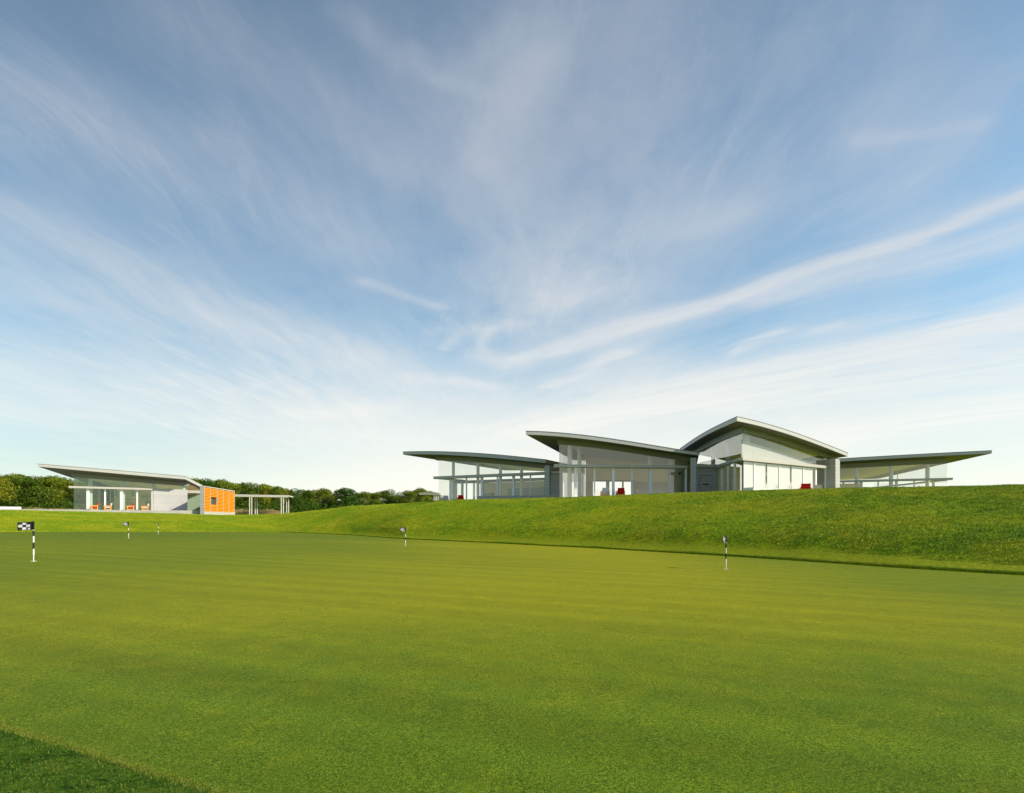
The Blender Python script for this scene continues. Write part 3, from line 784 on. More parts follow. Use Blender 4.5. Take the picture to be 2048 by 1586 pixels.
MB().pbox(t3, t3.s_at(1507)-.02, t3.s_at(1600), -.92, .02, zk+.002, zk+.03).build('coping', M['whitewall'], lw2)

# ================================================================== left building
P0PAD = EYE+1.20
g0 = Plane(-52.6, 69, .808, .589)
p0 = empty('glass_pavilion', (*g0.xy(6), P0PAD), 'separate low glass pavilion far left, with upswept roof tip and pale siding wall', 'pavilion', 'glass pavilions of the clubhouse')
f0 = g0.off(2.2)
r0 = Roof(f0, [zoom2(p) for p in ((97,175),(600,215),(900,240),(1200,265),(1600,300),(1990,335))],
          [zoom2(p) for p in ((100,212),(600,255),(900,281),(1200,310),(1600,344),(1990,375))], (-.2, 1.0), g=lambda v: -.112*max(v, 0), deg=2)
a0_, a1_ = g0.s_at(147), g0.s_at(374.5)
make_roof(p0, r0, 14, g0, a0_, a1_, 13)
header(p0, r0, g0, a0_-.2, a1_+.2, .5)
zt0, zl0, _, _ = rail_from(g0, 137.3, 970.6, 305, 977.5, 4.2, 3.6, .5, p0)
ps0 = [(173,179),(208.5,212),(240,246),(272.8,276),(303,306)]
for i, (a, b) in enumerate(ps0): upright(p0, g0, a, b, P0PAD, zl0, -.06, .12 if i % 2 == 0 else .06)
edges = [a0_]+[g0.s_at((a+b)/2) for a, b in ps0]
for a, b in zip(edges[:-1], edges[1:]): pane(p0, g0, a+.03, b-.03, P0PAD, zl0, zl0, 'glassgreen', nseg=1)
zsd = EYE+(HOR-979.2)/FPX*g0.xy(a1_)[1]
up = [a0_, g0.s_at(181), g0.s_at(246), g0.s_at(308), a1_]
zf0 = lambda u: r0.zb_xy(*g0.xy(u))-.52
for a, b in zip(up[:-1], up[1:]): pane(p0, g0, a+.012, b-.012, zt0, 0, 0, 'glassgreen', zf=zf0, nseg=4)
for px in (181, 246, 308, 367):
    q = g0.off(-.35); x, y = q.xy(q.s_at(px)); column(p0, x, y, P0PAD, r0.zb_xy(x, y)-.09, .21)
MB().pbox(g0, g0.s_at(306.2), a1_, -.28, .22, P0PAD, zsd).build('siding_panel', M['sidingpale'], p0)
s0 = Plane(*g0.xy(a0_+.02), *r0.b)
for k in range(3):
    a, b = k*3+.03, (k+1)*3-.03
    pane(p0, s0, a, b, P0PAD, 0, 0, 'glassgreen', zf=lambda u: r0.zb_xy(*s0.xy(u))-.10, nseg=2)
    MB().pbox(s0, b-.02, b+.08, -.05, .05, P0PAD, zt0).build('mullion', M['column'], p0)
k0 = g0.off(-7)
MB().pbox(k0, k0.s_at(228), k0.s_at(420), -.2, 0, P0PAD, zt0+.2).build('interior_wall', M['inwall'], p0)
sh = g0.off(-6.6)
for (pa_, pb_, ya, yb) in ((283,300,990,994.5),(291,300,1001,1008),(240,262,998.5,999.6),(240,262,1005,1006)):
    MB().pbox(sh, sh.s_at(pa_), sh.s_at(pb_), -.15, .15, EYE+(HOR-yb)/FPX*78, EYE+(HOR-ya)/FPX*78).build('wall_shelf', M['greenwall'], p0)
for px in (232, 265.5):
    q = g0.off(-3.0); x, y = q.xy(q.s_at(px)); zc_ = EYE+(HOR-983)/FPX*y
    lm = MB(); lm.tube((x,y,zc_-.62),(x,y,zc_+.3), .24, .06, 16); lm.tube((x,y,zc_+.3),(x,y,r0.zb_xy(x,y)-.09), .012, .012, 6)
    lm.build('pendant_lamp', M['greenwall'], p0)
# glazed link to the orange screen
k0b = g0.off(-2.6)
pane(p0, k0b, k0b.s_at(366), k0b.s_at(410), P0PAD-.3, zsd-.35, zsd-.35, 'glassgreen', nseg=1)
MB().pbox(k0b, k0b.s_at(362), k0b.s_at(412), -.3, .4, zsd-.345, zsd+.02).build('link_canopy', M['rail'], p0)
MB().pbox(g0.off(-6), g0.off(-6).s_at(366), g0.off(-6).s_at(415), -.2, 0, P0PAD-.3, zsd-.4).build('link_back_wall', M['greenwall'], p0)
fl = [g0.xy(a0_-.1,.3), g0.xy(a1_+3.0,.3), tuple(np.array(g0.xy(a1_+3))+r0.b*11), tuple(np.array(g0.xy(a0_-.1))+r0.b*11)]
MB().prism(fl, P0PAD-.4, P0PAD).build('floor_slab', M['floor'], p0)
# terrace slab reaching out of the picture at the left
ts = Plane(*P(0, 0, 62.5)[:2], .835, .55)
slab_front = [ts.xy(ts.s_at(-260)), ts.xy(ts.s_at(404))]
sl = MB().prism([slab_front[0], slab_front[1], tuple(np.array(slab_front[1])+r0.b*12), tuple(np.array(slab_front[0])+r0.b*16)], EYE+.4, P0PAD-.004).build('terrace', M['concrete']); tag(sl, kind='structure')
wl = Plane(*P(0, 0, 66)[:2], .80, .60)
ww = empty('low_wall', (*wl.xy(0), P0PAD), 'low white plaster wall on the terrace at the left edge of the picture', 'wall', 'low terrace walls')
ztw = wl.V(2, 1013.2)[2]
MB().pbox(wl, wl.s_at(-200), wl.s_at(42), -.4, 0, P0PAD-.02, ztw-.05).build('wall', M['whitewall'], ww)
MB().pbox(wl, wl.s_at(-200), wl.s_at(42)+.02, -.42, .02, ztw-.048, ztw).build('coping', M['whitewall'], ww)

# orange louvred screen
ox, oy = (408-CX)/FPX*72.5, 72.5
od = Plane(ox, oy, -.17, 1.0); od.n = np.array([1.0, .17])/math.hypot(1, .17)
osc = empty('louvre_screen', (ox, oy, EYE+.8), 'free-standing orange timber louvre screen with small square opening at the right of the far pavilion', 'screen')
OL = 12.6; oz0 = EYE+(HOR-1025.8)/FPX*oy; oz1 = EYE+(HOR-971.6)/FPX*oy
MB().pbox(od, -.1, OL, -.42, 0, oz0-.5, oz0+.20).build('plinth', M['rail'], osc)
MB().pbox(od, -.02, OL, -.40, -.36, oz0+.20, oz1-.05).build('back_panel', M['orangeback'], osc)
MB().pbox(od, -.12, -.02, -.42, .06, oz0-.2, oz1).build('end_panel', M['siding'], osc)
MB().pbox(od, -.02, OL, -.42, .03, oz1-.12, oz1).build('top_rail', M['rail'], osc)
bays = np.linspace(0, OL, 6); NL = 16
pitch = (oz1-.14-oz0-.22)/NL
for bi, (a, b) in enumerate(zip(bays[:-1], bays[1:])):
    for k in range(NL):
        z = oz0+.22+k*pitch
        if bi == 1 and 5 <= k < 10: continue
        m = MB()
        c_ = [od.xy(a+.05,-.02), od.xy(b-.05,-.02), od.xy(b-.05,-.14), od.xy(a+.05,-.14)]
        m.hexa([(*c_[0],z+.01),(*c_[1],z+.01),(*c_[2],z+.05),(*c_[3],z+.05)], [(*c_[0],z+pitch*.66),(*c_[1],z+pitch*.66),(*c_[2],z+pitch*.80),(*c_[3],z+pitch*.80)])
        m.build('louvre', M['orange'], osc)
for a in bays[1:]:
    MB().pbox(od, a-.025, a+.025, -.2, .0, oz0+.20, oz1-.12).build('mullion', M['rail'], osc)
MB().pbox(od, bays[1]+.06, bays[2]-.06, -.355, -.33, oz0+.22+5*pitch, oz0+.22+10*pitch-.03).build('opening_panel', M['dark'], osc)

# pergola beyond the screen
def pergola(name, px0, px1, ytop, ybase_z, d0, d1, pairs, label, tip):
    A = P(px0, ytop, d0); B = P(px1, ytop, d1); pl = Plane(A[0], A[1], B[0]-A[0], B[1]-A[1])
    rt = empty(name, (*pl.xy(3), ybase_z), label, 'pergola', 'white flat pergolas')
    z1 = (A[2]+B[2])/2; L = math.hypot(B[0]-A[0], B[1]-A[1]); h = .26
    MB().pbox(pl, 0, L, -2.4, 0, z1-h*.6, z1).build('canopy', M['rail'], rt)
    MB().pbox(pl, 0, L, -.28, -.02, z1-h-.08, z1-h*.6-.002).build('beam', M['rail'], rt)
    MB().pbox(pl, 0, L, -2.2, -1.9, z1-h-.08, z1-h*.6-.002).build('beam', M['rail'], rt)
    if tip:
        q = [pl.xy(L+.002,0), pl.xy(L+tip,-.3), pl.xy(L+tip,-2.3), pl.xy(L+.002,-2.4)]
        MB().hexa([(*c,z) for c,z in zip(q,(z1-h*.6,z1-h*1.25,z1-h*1.25,z1-h*.6))], [(*c,z) for c,z in zip(q,(z1,z1-h*.6,z1-h*.6,z1))]).build('canopy_tip', M['rail'], rt)
    for k_, px in enumerate(pairs):
        q = pl.off(-.15 if k_ % 4 < 2 else -2.05); x, y = q.xy(q.s_at(px))
        MB().tube((x,y,ground_z(x,y)-.2), (x,y,z1-h-.08), .085, seg=12).build('post', M['postgrey'], rt)
    return rt
pergola('pergola', 466, 577, 989.6, EYE+.75, 88.5, 92, (499, 503.2, 510.3, 514.4, 562.3, 566.6, 573, 577), 'thin white flat-roofed pergola on paired posts right of the orange screen', .75)
pergola('pergola', 838, 878, 985.2, EYE+1.8, 96, 96, (868, 873, 871, 876), 'small pale pergola seen beside the glass corner of the low left clubhouse pavilion', 0)

# ================================================================== chairs
def chair(cush, label, loc, rz, group, size=1.0):
    rt = empty('armchair', (0,0,0), label, 'armchair', group)
    for sx in (-1, 1):
        MB().box(sx*.33-.03, sx*.33+.03, -.36, .36, 0, .10).box(sx*.33-.03, sx*.33+.03, -.36, -.26, .10, .56).box(sx*.33-.03, sx*.33+.03, .26, .36, .10, .62).box(sx*.33-.03, sx*.33+.03, -.26, .26, .44, .56).build('side_frame', M['wood'], rt)
    MB().box(-.298, .298, -.34, -.28, .16, .28).build('front_rail', M['wood'], rt)
    MB().box(-.298, .298, .28, .34, .16, .28).build('back_rail', M['wood'], rt)
    MB().box(-.29, .29, -.33, .26, .285, .42).build('seat_cushion', M[cush], rt)
    c = [(-.29,.20),(.29,.20),(.29,.33),(-.29,.33)]
    MB().hexa([(x,y,.40) for x,y in c], [(x,y+.14,.86) for x,y in c]).build('back_cushion', M[cush], rt)
    rt.location = loc; rt.rotation_euler.z = rz; rt.scale = (size, size, size); return rt
def at(pl, px, n, z): q = pl.off(n); x, y = q.xy(q.s_at(px)); return (x, y, z)
ang0 = math.atan2(.589, .808)
G0 = 'armchairs in front of the far left pavilion'
S0 = .95
for px, c, lab in ((190,'red','red-cushioned wooden armchair, leftmost before the far left pavilion'),
                   (217,'pale','pale-cushioned wooden armchair left of the second thick white post of the far pavilion'),
                   (262,'red','red-cushioned wooden armchair between the middle white posts of the far pavilion'),
                   (291,'pale','pale-cushioned wooden armchair beside the siding wall of the far pavilion')):
    chair(c, lab, at(g0, px-2, .95, P0PAD), ang0-math.pi/2+.1, G0)
GC = 'armchairs on the clubhouse terrace'
chair('red', 'red armchair before the low left pavilion, tilted back against the grass line', at(g1_, 921, 1.2, PAD-.12), math.pi+.15, GC)
chair('pale', 'pale armchair behind the glass corner of the low left pavilion', at(g1_, 889, 1.0, PAD-.12), math.pi+.5, GC)
chair('pale', 'pale-cushioned wooden armchair at the middle pavilion, left of the thick central frame', at(g2, 1210, 1.0, PAD), math.pi, GC)
chair('red', 'red-cushioned wooden armchair at the middle pavilion, right of the thick central frame', at(g2, 1240.5, 1.0, PAD), math.pi, GC)
ang3 = math.atan2(.565, .825)
chair('red', 'red armchair with tilted back before the white blinds of the tallest pavilion', at(g3, 1609, .95, PAD+.03), math.pi-.25, GC, 1.25)
chair('pale', 'pale armchair beside the dark pier of the tallest pavilion', at(g3, 1632, .95, PAD+.03), math.pi-.25, GC, 1.2)

def vase(px, pl, n, z, h, label):
    x, y, _ = at(pl, px, n, 0); m = MB()
    prof = [(0,.16),(.3,.20),(.55,.14),(.7,.05),(1.0,.04)]
    for (a, ra), (b, rb) in zip(prof[:-1], prof[1:]): m.tube((x,y,z+a*h), (x,y,z+b*h), ra, rb, 14, caps=(a == 0))
    o = m.build('vase', M['blueglass'], None, True); return tag(o, label, 'vase', 'blue glass vases')
vase(1344, g2, -1.2, PAD, 1.15, 'tall pale blue bottle vase inside the right end of the middle pavilion')
vase(1317, g2, -1.2, PAD, .95, 'shorter pale blue bottle vase behind the glass near the pavilion middle')

# ================================================================== flags
def flag_obj():
    rt = empty('hole_flag', (0,0,0))
    m = MB(); zs = [0, .14, .29, .44, .59, .72, .93]; ms = [0,0,1,0,1,0]
    for k in range(6):
        m.tube((0,0,zs[k]-(.1 if k == 0 else 0)), (0,0,zs[k+1]), .012 if k == 0 else .0175, None, 16, ms[k], caps=(k in (0,5)))
    m.build('stick', [M['stickwhite'], M['stickblack']], rt, False)
    W, H, z0 = .275, .188, .742
    ucut = sorted(set(np.round(np.concatenate([np.linspace(0,1,21), [.18,.20,.33,.42,.43,.69,.70,.95]]),3)))
    vcut = sorted(set([0,.04,.05,.27,.37,.38,.66,.68,.90,1.0]))
    rects = [(.43,.69,.68,.90),(.69,.95,.37,.68),(.18,.43,.37,.68),(.43,.69,.05,.37),(.18,.33,.04,.27)]
    def pos(u, v, side):
        x = -u*W*.985-.013; y = .022*math.sin(u*5.2)*u+.006*math.sin(v*4+u*6)
        return (x, y+side*.0012, z0+H*v-.018*u*(1-v*.2)-.006*math.sin(u*3))
    m = MB(); nu, nv = len(ucut), len(vcut)
    for side in (-1, 1):
        for v in vcut:
            for u in ucut: m.v.append(pos(u, v, side))
    N = nu*nv
    for sidx in range(2):
        for j in range(nv-1):
            for i in range(nu-1):
                uc, vc = (ucut[i]+ucut[i+1])/2, (vcut[j]+vcut[j+1])/2
                mi = 1 if any(a < uc < b and c < vc < d for a,b,c,d in rects) else 0
                a = sidx*N+j*nu+i; m.f.append((a, a+1, a+nu+1, a+nu)); m.m.append(mi)
    rim = [j for j in range(nu)]+[j*nu+nu-1 for j in range(1,nv)]+[(nv-1)*nu+i for i in range(nu-2,-1,-1)]+[j*nu for j in range(nv-2,0,-1)]
    for a, b in zip(rim, rim[1:]+rim[:1]): m.f.append((a, b, N+b, N+a)); m.m.append(0)
    fo_ = m.build('flag', [M['flagblack'], M['flagwhite']], rt)
    MB().tube((0,0,z0-.004), (0,0,z0+H+.004), .0195, None, 16).build('flag_sleeve', M['flagblack'], fo_)
    c = MB(); seg = 24
    for k in range(seg):
        t0, t1_ = 2*math.pi*k/seg, 2*math.pi*(k+1)/seg
        q = lambda t, r, z: (r*math.cos(t), r*math.sin(t), z)
        c.hexa([q(t0,.054,-.02),q(t1_,.054,-.02),q(t1_,.060,-.02),q(t0,.060,-.02)], [q(t0,.054,.006),q(t1_,.054,.006),q(t1_,.060,.006),q(t0,.060,.006)])
    c.build('hole_cup', M['stickwhite'], rt)
    return rt
FL = [((67,1122.5),79.5,0.62,'black and white chequered hole flag spread wide on striped stick, nearest one at far left'),
      ((257,1076.3),32.6,1.02,'small striped hole flag hanging half folded, second from the left'),
      ((316.5,1068),24,1.95,'tiny striped hole flag furled edge-on, third from the left near the back edge'),
      ((811,1091.3),36.5,.55,'spread chequered hole flag on striped stick near the middle of the green edge'),
      ((1452,1138.5),67.5,.90,'furled hole flag on striped stick at the right, casting a shadow leftwards')]
proto = flag_obj()
for i, (bp, size, rz, lab) in enumerate(FL):
    o = proto if i == 0 else copy_tree(proto)
    x, y = on_green(*bp)
    o.location = (x, y, float(base_z(x, y))); o.rotation_euler = (0, 0, rz)
    sc_ = size/FPX*y/.93; o.scale = (sc_, sc_, sc_)
    tag(o, lab, 'golf flag', 'striped hole flags on the green')

# ================================================================== woods
def leaf_mat(name, dark, mid, lite):
    m, t, b = new_mat(name)
    g = t.n.new('ShaderNodeNewGeometry'); rnd = g.outputs['Random Per Island']
    oi = t.n.new('ShaderNodeObjectInfo')
    c = t.ramp(rnd, [(0, dark), (.55, mid), (1, lite)])
    hs = t.n.new('ShaderNodeHueSaturation'); t.put(hs.inputs['Color'], c)
    t.put(hs.inputs['Hue'], t.maprange(oi.outputs['Random'], 0, 1, .50, .545)); t.put(hs.inputs['Value'], t.maprange(oi.outputs['Random'], 0, 1, 1.15, .8))
    t.put(b.inputs['Base Color'], hs.outputs[0]); b.inputs['Roughness'].default_value = .7; b.inputs['Specular IOR Level'].default_value = .15
    tl = t.n.new('ShaderNodeBsdfTranslucent'); t.l.new(hs.outputs[0], tl.inputs[0])
    mx = t.n.new('ShaderNodeMixShader'); mx.inputs[0].default_value = .35
    t.l.new(b.outputs[0], mx.inputs[1]); t.l.new(tl.outputs[0], mx.inputs[2]); t.l.new(mx.outputs[0], t.n['Material Output'].inputs[0])
    return m
M['leaf'] = leaf_mat('olive_oak_leaves', (.070, .108, .005), (.190, .215, .012), (.330, .320, .028))
M['leafdark'] = leaf_mat('deep_green_leaves', (.034, .068, .007), (.092, .140, .011), (.180, .215, .018))

def tree_meshes(seed, H, W, mat_, n=4200):
    rg = np.random.default_rng(seed)
    lobes = []
    nl = rg.integers(9, 14)
    for i in range(nl):
        h = rg.uniform(.22, .86); rad = (1-abs(h-.5)*1.15)*W*.5
        t = rg.uniform(0, 2*math.pi); q = rg.uniform(.25, .75)*rad
        lobes.append((math.cos(t)*q, math.sin(t)*q, h*H, rg.uniform(.20, .34)*W, rg.uniform(.12, .19)*H))
    lobes.append((0, 0, H*.85, W*.24, H*.15)); lobes.append((0, 0, H*.45, W*.4, H*.32))
    lobes = np.array(lobes)
    k = rg.integers(0, len(lobes), n); d = rg.normal(0, 1, (n,3)); d /= np.linalg.norm(d, axis=1)[:,None]
    rr = rg.uniform(.55, 1.08, n)**.6
    L = lobes[k]; c = L[:,:3]+d*rr[:,None]*np.stack([L[:,3],L[:,3],L[:,4]],-1)
    c[:,2] = np.maximum(c[:,2], .12*H*rg.uniform(.3, 1.2, n))
    # leaf sprays: bent quads with random facing, tipped outwards
    a = rg.normal(0, 1, (n,3)); a /= np.linalg.norm(a, axis=1)[:,None]
    nn = d*1.0+rg.normal(0, .42, (n,3))+np.array([0,0,.25]); nn /= np.linalg.norm(nn, axis=1)[:,None]
    u = np.cross(nn, a); u /= np.linalg.norm(u, axis=1)[:,None]; w = np.cross(nn, u)
    s = rg.uniform(.13, .28, n)[:,None]*(H/8.0)
    v = np.stack([c-u*s, c+w*s*.55-nn*s*.15, c+u*s, c-w*s*.55-nn*s*.15], 1).reshape(-1,3)
    crown = np_mesh('crown', v, np.arange(n*4), 4, mat_)
    m = MB(); top = (rg.normal(0,.2), rg.normal(0,.2), H*.72)
    m.tube((0,0,-.4), (top[0]*.4,top[1]*.4,H*.35), .20*H/8, .14*H/8, 9); m.tube((top[0]*.4,top[1]*.4,H*.34), top, .14*H/8, .04, 8)
    for i in range(7):
        t = rg.uniform(0, 2*math.pi); h = rg.uniform(.2, .55)*H; e = lobes[rg.integers(0, nl)]
        m.tube((top[0]*.3, top[1]*.3, h), (e[0], e[1], e[2]), .07*H/8, .02, 6)
    return crown, m
VAR = []
for i in range(9):
    H = 8.0; W = (7.6, 6.6, 8.4, 7.0, 6.2, 8.0, 7.2, 5.6, 6.8)[i]
    cm, tm = tree_meshes(40+i, H, W, M['leaf'] if i % 3 else M['leafdark'])
    to = tm.build('trunk', M['bark']); tme = to.data; bpy.data.objects.remove(to)
    VAR.append((cm, tme))
def tree(px, ytop, d, vi, label, group, wfac=1.0):
    x = (px-CX)/FPX*d; zb_ = ground_z(x, d); H = EYE+(HOR-ytop)/FPX*d-zb_
    rt = empty('oak_tree', (x, d, zb_), label, 'tree', group, random.uniform(0, 6.28))
    s = H/8.0*1.02; rt.scale = (s*wfac, s*wfac, s)
    for nm, me in (('trunk', VAR[vi][1]), ('crown', VAR[vi][0])):
        o = bpy.data.objects.new(nm, me); COL.objects.link(o); o.parent = rt
    return rt
TL = [(0,947),(60,950),(100,952),(140,957),(200,958),(300,958),(400,953),(420,957),(470,963),(500,966),(530,968),(560,973),(590,976),(640,977)]
def topline(px): return float(np.interp(px, [p for p,_ in TL], [q for _,q in TL]))
ORD = ['first','second','third','fourth','fifth','sixth','seventh','eighth','ninth','tenth','eleventh','twelfth','thirteenth','fourteenth','fifteenth','sixteenth','seventeenth','eighteenth']
GW = 'oaks along the edge of the woods'
# front row, countable from the left
front = [(-52,946),(-8,949),(30,946),(66,950),(102,951),(136,956)]
for i, (px, yt) in enumerate(front):
    if i == 0: lab = 'bushy oak mostly cut off by the left edge of the picture, above the white wall'
    else: lab = f'bushy oak left of the far pavilion, {ORD[i]} in the row from the picture edge'
    tree(px, yt+2, 102+4*(i % 3), i % 9, lab, GW, 1.05)
front2 = [(412,956,'oak crown rising directly behind the roof end and left edge of the orange screen'),
          (440,959,'olive oak standing right behind the middle of the orange screen'),
          (468,966,'oak behind the right edge of the orange screen, touching the pergola roof'),
          (496,964,'tall oak above the first pair of pergola posts'),
          (528,967,'oak centred in the open bay of the pergola, branches in low tiers'),
          (556,972,'oak just left of the last pergola posts'),
          (590,976,'dark oak at the right tip of the pergola'),
          (616,979,'olive oak rising over the grass slope just right of the pergola')]
for i, (px, yt, lab) in enumerate(front2): tree(px, yt+1, 104+5*(i % 3), (i+3) % 9, lab, GW, .95)
mid = [(648,976.5,'broad yellow-green oak with a small spiky top beyond the grass slope',106,1.15),
       (690,975.5,'large round dark green oak, broadest crown beyond the grass slope',104,1.45),
       (728,983,'small olive oak filling the dip between two round crowns',116,.95),
       (754,985,'low dark oak left of the olive pair near the clubhouse',106,1.0),
       (781,978.5,'olive oak with rounded top, left one of the pair near the clubhouse',110,1.15),
       (816,981,'dark green low oak between the last two tall crowns',104,1.05),
       (843,977,'tall ragged olive oak, last one before the clubhouse glass corner',108,1.15),
       (874,986,'low oak seen through the glass corner of the low left pavilion',118,1.0)]
for i, (px, yt, lab, d, wf) in enumerate(mid): tree(px, yt, d, (i*2+1) % 9, lab, GW, wf)
# second row: crowns filling behind, nothing tells them apart
for i, px in enumerate([-30,10,48,84,120,165,210,255,300,345,388,426,455,484,512,542,574,604,632,668,708,742,768,800,830,858]):
    yt = topline(px)+3 if px < 640 else (981,982,986,987,983,986,982,984)[i % 8]
    tree(px, yt, 124+(i*7) % 12, (i*5+2) % 9, 'oak crown of the second row, partly hidden behind the front trees of the woods', 'hidden second row of oaks', 1.15)
# left of the far pavilion the crowns behind its glass
for i, px in enumerate([172, 206, 240, 275, 310, 346, 380]):
    tree(px, topline(px)+8+(i % 2)*3, 108, (i*3) % 9, 'oak behind the far left pavilion, seen only through its glass or above its roof end', 'oaks behind the far pavilion', 1.0)

# undergrowth below the trees (no one could count it)
def scatter_leaves(name, n, xr, dr_, hmax, mat_, size, tall=False):
    px = RNG.uniform(*xr, n); d = RNG.uniform(*dr_, n); x = (px-CX)/FPX*d
    z = hill_z(x, d)+LIP; lump = .55+.45*np.sin(x*1.1+np.sin(d*.9)*2)*np.sin(x*.37+2)
    h = hmax*lump*RNG.uniform(0, 1, n)**.7
    c = np.stack([x, d, z+h], -1)
    if tall:
        t = RNG.uniform(0, 6.28, n); L = hmax*lump*RNG.uniform(.6, 1.1, n); w = size
        v = np.stack([np.stack([x-w,d,z],-1), np.stack([x+w,d,z],-1), np.stack([x+np.cos(t)*L*.45, d+np.sin(t)*L*.45, z+L],-1)],1).reshape(-1,3)
        me = np_mesh(name, v, np.arange(n*3), 3, mat_)
    else:
        a = RNG.normal(0,1,(n,3)); a /= np.linalg.norm(a,axis=1)[:,None]; b = np.cross(a, RNG.normal(0,1,(n,3))); b /= np.linalg.norm(b,axis=1)[:,None]
        s = RNG.uniform(.5,1.2,n)[:,None]*size
        v = np.stack([c-a*s, c+b*s*.6, c+a*s, c-b*s*.6],1).reshape(-1,3)
        me = np_mesh(name, v, np.arange(n*4), 4, mat_)
    o = bpy.data.objects.new(name, me); COL.objects.link(o); return tag(o, kind='stuff')
scatter_leaves('undergrowth', 26000, (-120, 640), (98, 128), 2.4, M['leafdark'], .22)
scatter_leaves('undergrowth', 9000, (590, 890), (100, 122), 1.7, M['leafdark'], .22)
scatter_leaves('dry_grass', 5000, (-60, 160), (88, 97), .9, M['tangrass'], .05, True)
scatter_leaves('dry_grass', 2600, (425, 560), (93, 98), .95, M['tangrass'], .05, True)

# ================================================================== camera, sun, sky
cam = bpy.data.cameras.new('camera'); co = bpy.data.objects.new('camera', cam); COL.objects.link(co)
co.location = (0, 0, EYE); co.rotation_euler = (math.pi/2, 0, 0)
cam.sensor_width = 36; cam.lens = 36*FPX/2048; cam.shift_y = (HOR-793)/2048
cam.clip_start = .05; cam.clip_end = 8000
SC.camera = co

sun = bpy.data.lights.new('sun', 'SUN'); so = bpy.data.objects.new('sun', sun); COL.objects.link(so)
sun.energy = 4.2; sun.angle = R(.5); sun.color = (1.0, .885, .70)
from mathutils import Vector
so.rotation_euler = Vector(SUN_DIR).to_track_quat('Z', 'Y').to_euler(); so.location = (60, -10, 60)

w = bpy.data.worlds.new('World'); SC.world = w; w.use_nodes = True
T = NT(w.node_tree); bg = T.n['Background']
sky = T.n.new('ShaderNodeTexSky'); sky.sky_type = 'NISHITA'; sky.sun_disc = False
sky.sun_elevation = R(SUN_EL); sky.sun_rotation = R(SUN_AZ); sky.air_density = 1.0; sky.dust_density = .6; sky.ozone_density = 2.2; sky.altitude = 0
tc = T.n.new('ShaderNodeTexCoord'); D = tc.outputs['Generated']
X_, Y_, Z_ = T.sep(D)
KZ = .04
zz = T.math('ADD', T.math('MAXIMUM', Z_, 0.0), KZ)
U0, V0 = T.math('DIVIDE', X_, zz), T.math('DIVIDE', Y_, zz)
uv0 = T.comb(U0, V0, 0)
wn = T.vmath('SUBTRACT', T.noise(uv0, 1.1, 2, .5, out='Color'), (.5,.5,.5))
uv = T.vmath('ADD', uv0, T.vmath('SCALE', wn, scale=.26))
wn2 = T.vmath('SUBTRACT', T.noise(uv0, 4.5, 3, .6, out='Color'), (.5,.5,.5))
uv = T.vmath('ADD', uv, T.vmath('SCALE', wn2, scale=.035))
def uvp(px, py):
    v = np.array([(px-CX)/FPX, 1.0, (HOR-py)/FPX]); v /= np.linalg.norm(v)
    q = max(v[2], 0)+KZ; return np.array([v[0]/q, v[1]/q])
U, V, _z = T.sep(uv)
# fibres: along the view direction, and along the right-hand bands
f1_ = T.noise(T.comb(T.math('MULTIPLY', U, 3.6), T.math('MULTIPLY', V, .5), 0), 1.0, 6, .62, .3)
cu, su = .67, -.74
Ur = T.math('ADD', T.math('MULTIPLY', U, .74), T.math('MULTIPLY', V, .67)); Vr = T.math('SUBTRACT', T.math('MULTIPLY', U, .67), T.math('MULTIPLY', V, .74))
f2_ = T.noise(T.comb(T.math('MULTIPLY', Ur, 5.0), T.math('MULTIPLY', Vr, .5), 3.0), 1.0, 6, .62, .3)
cloudy = T.noise(T.vmath('MULTIPLY', uv, (1.5, .8, 1.0)), 1.5, 8, .66)
fib1 = T.maprange(f1_, .30, .70, .60, 1.10); fib2 = T.maprange(f2_, .30, .70, .40, 1.12)
fine_ = T.noise(T.comb(T.math('MULTIPLY', U, 8.0), T.math('MULTIPLY', V, 1.7), 5.0), 1.0, 9, .70, .6)
finr_ = T.noise(T.comb(T.math('MULTIPLY', Ur, 8.0), T.math('MULTIPLY', Vr, 1.5), 9.0), 1.0, 9, .70, .5)
fib1 = T.math('MULTIPLY', fib1, T.maprange(fine_, .32, .68, .65, 1.3)); fib2 = T.math('MULTIPLY', fib2, T.maprange(finr_, .32, .68, .6, 1.35))
def seg(p, q, wpx, amp):
    a, b = uvp(*p), uvp(*q); d = b-a; L2 = float(d@d)
    mx_, my_ = (p[0]+q[0])/2, (p[1]+q[1])/2
    dp = np.array([q[0]-p[0], q[1]-p[1]], float); dp /= np.linalg.norm(dp); nr = np.array([-dp[1], dp[0]])*wpx
    c = uvp(mx_, my_); e = uvp(mx_+nr[0], my_+nr[1])-c
    dn = d/math.sqrt(L2); wd = abs(e[0]*dn[1]-e[1]*dn[0])
    au = T.math('SUBTRACT', U, float(a[0])); av = T.math('SUBTRACT', V, float(a[1]))
    h = T.math('ADD', T.math('MULTIPLY', au, float(d[0]/L2)), T.math('MULTIPLY', av, float(d[1]/L2)), clamp=True)
    du = T.math('SUBTRACT', au, T.math('MULTIPLY', h, float(d[0]))); dv = T.math('SUBTRACT', av, T.math('MULTIPLY', h, float(d[1])))
    r2_ = T.math('ADD', T.math('MULTIPLY', du, du), T.math('MULTIPLY', dv, dv))
    return T.math('DIVIDE', amp, T.math('ADD', 1.0, T.math('POWER', T.math('DIVIDE', r2_, wd*wd), 1.5)))
def group(lst):
    tot = None
    for pts, wpx, amp in lst:
        g_ = None
        for p, q in zip(pts[:-1], pts[1:]):
            s_ = seg(p, q, wpx, amp); g_ = s_ if g_ is None else T.math('MAXIMUM', g_, s_)
        tot = g_ if tot is None else T.math('ADD', tot, g_)
    return tot
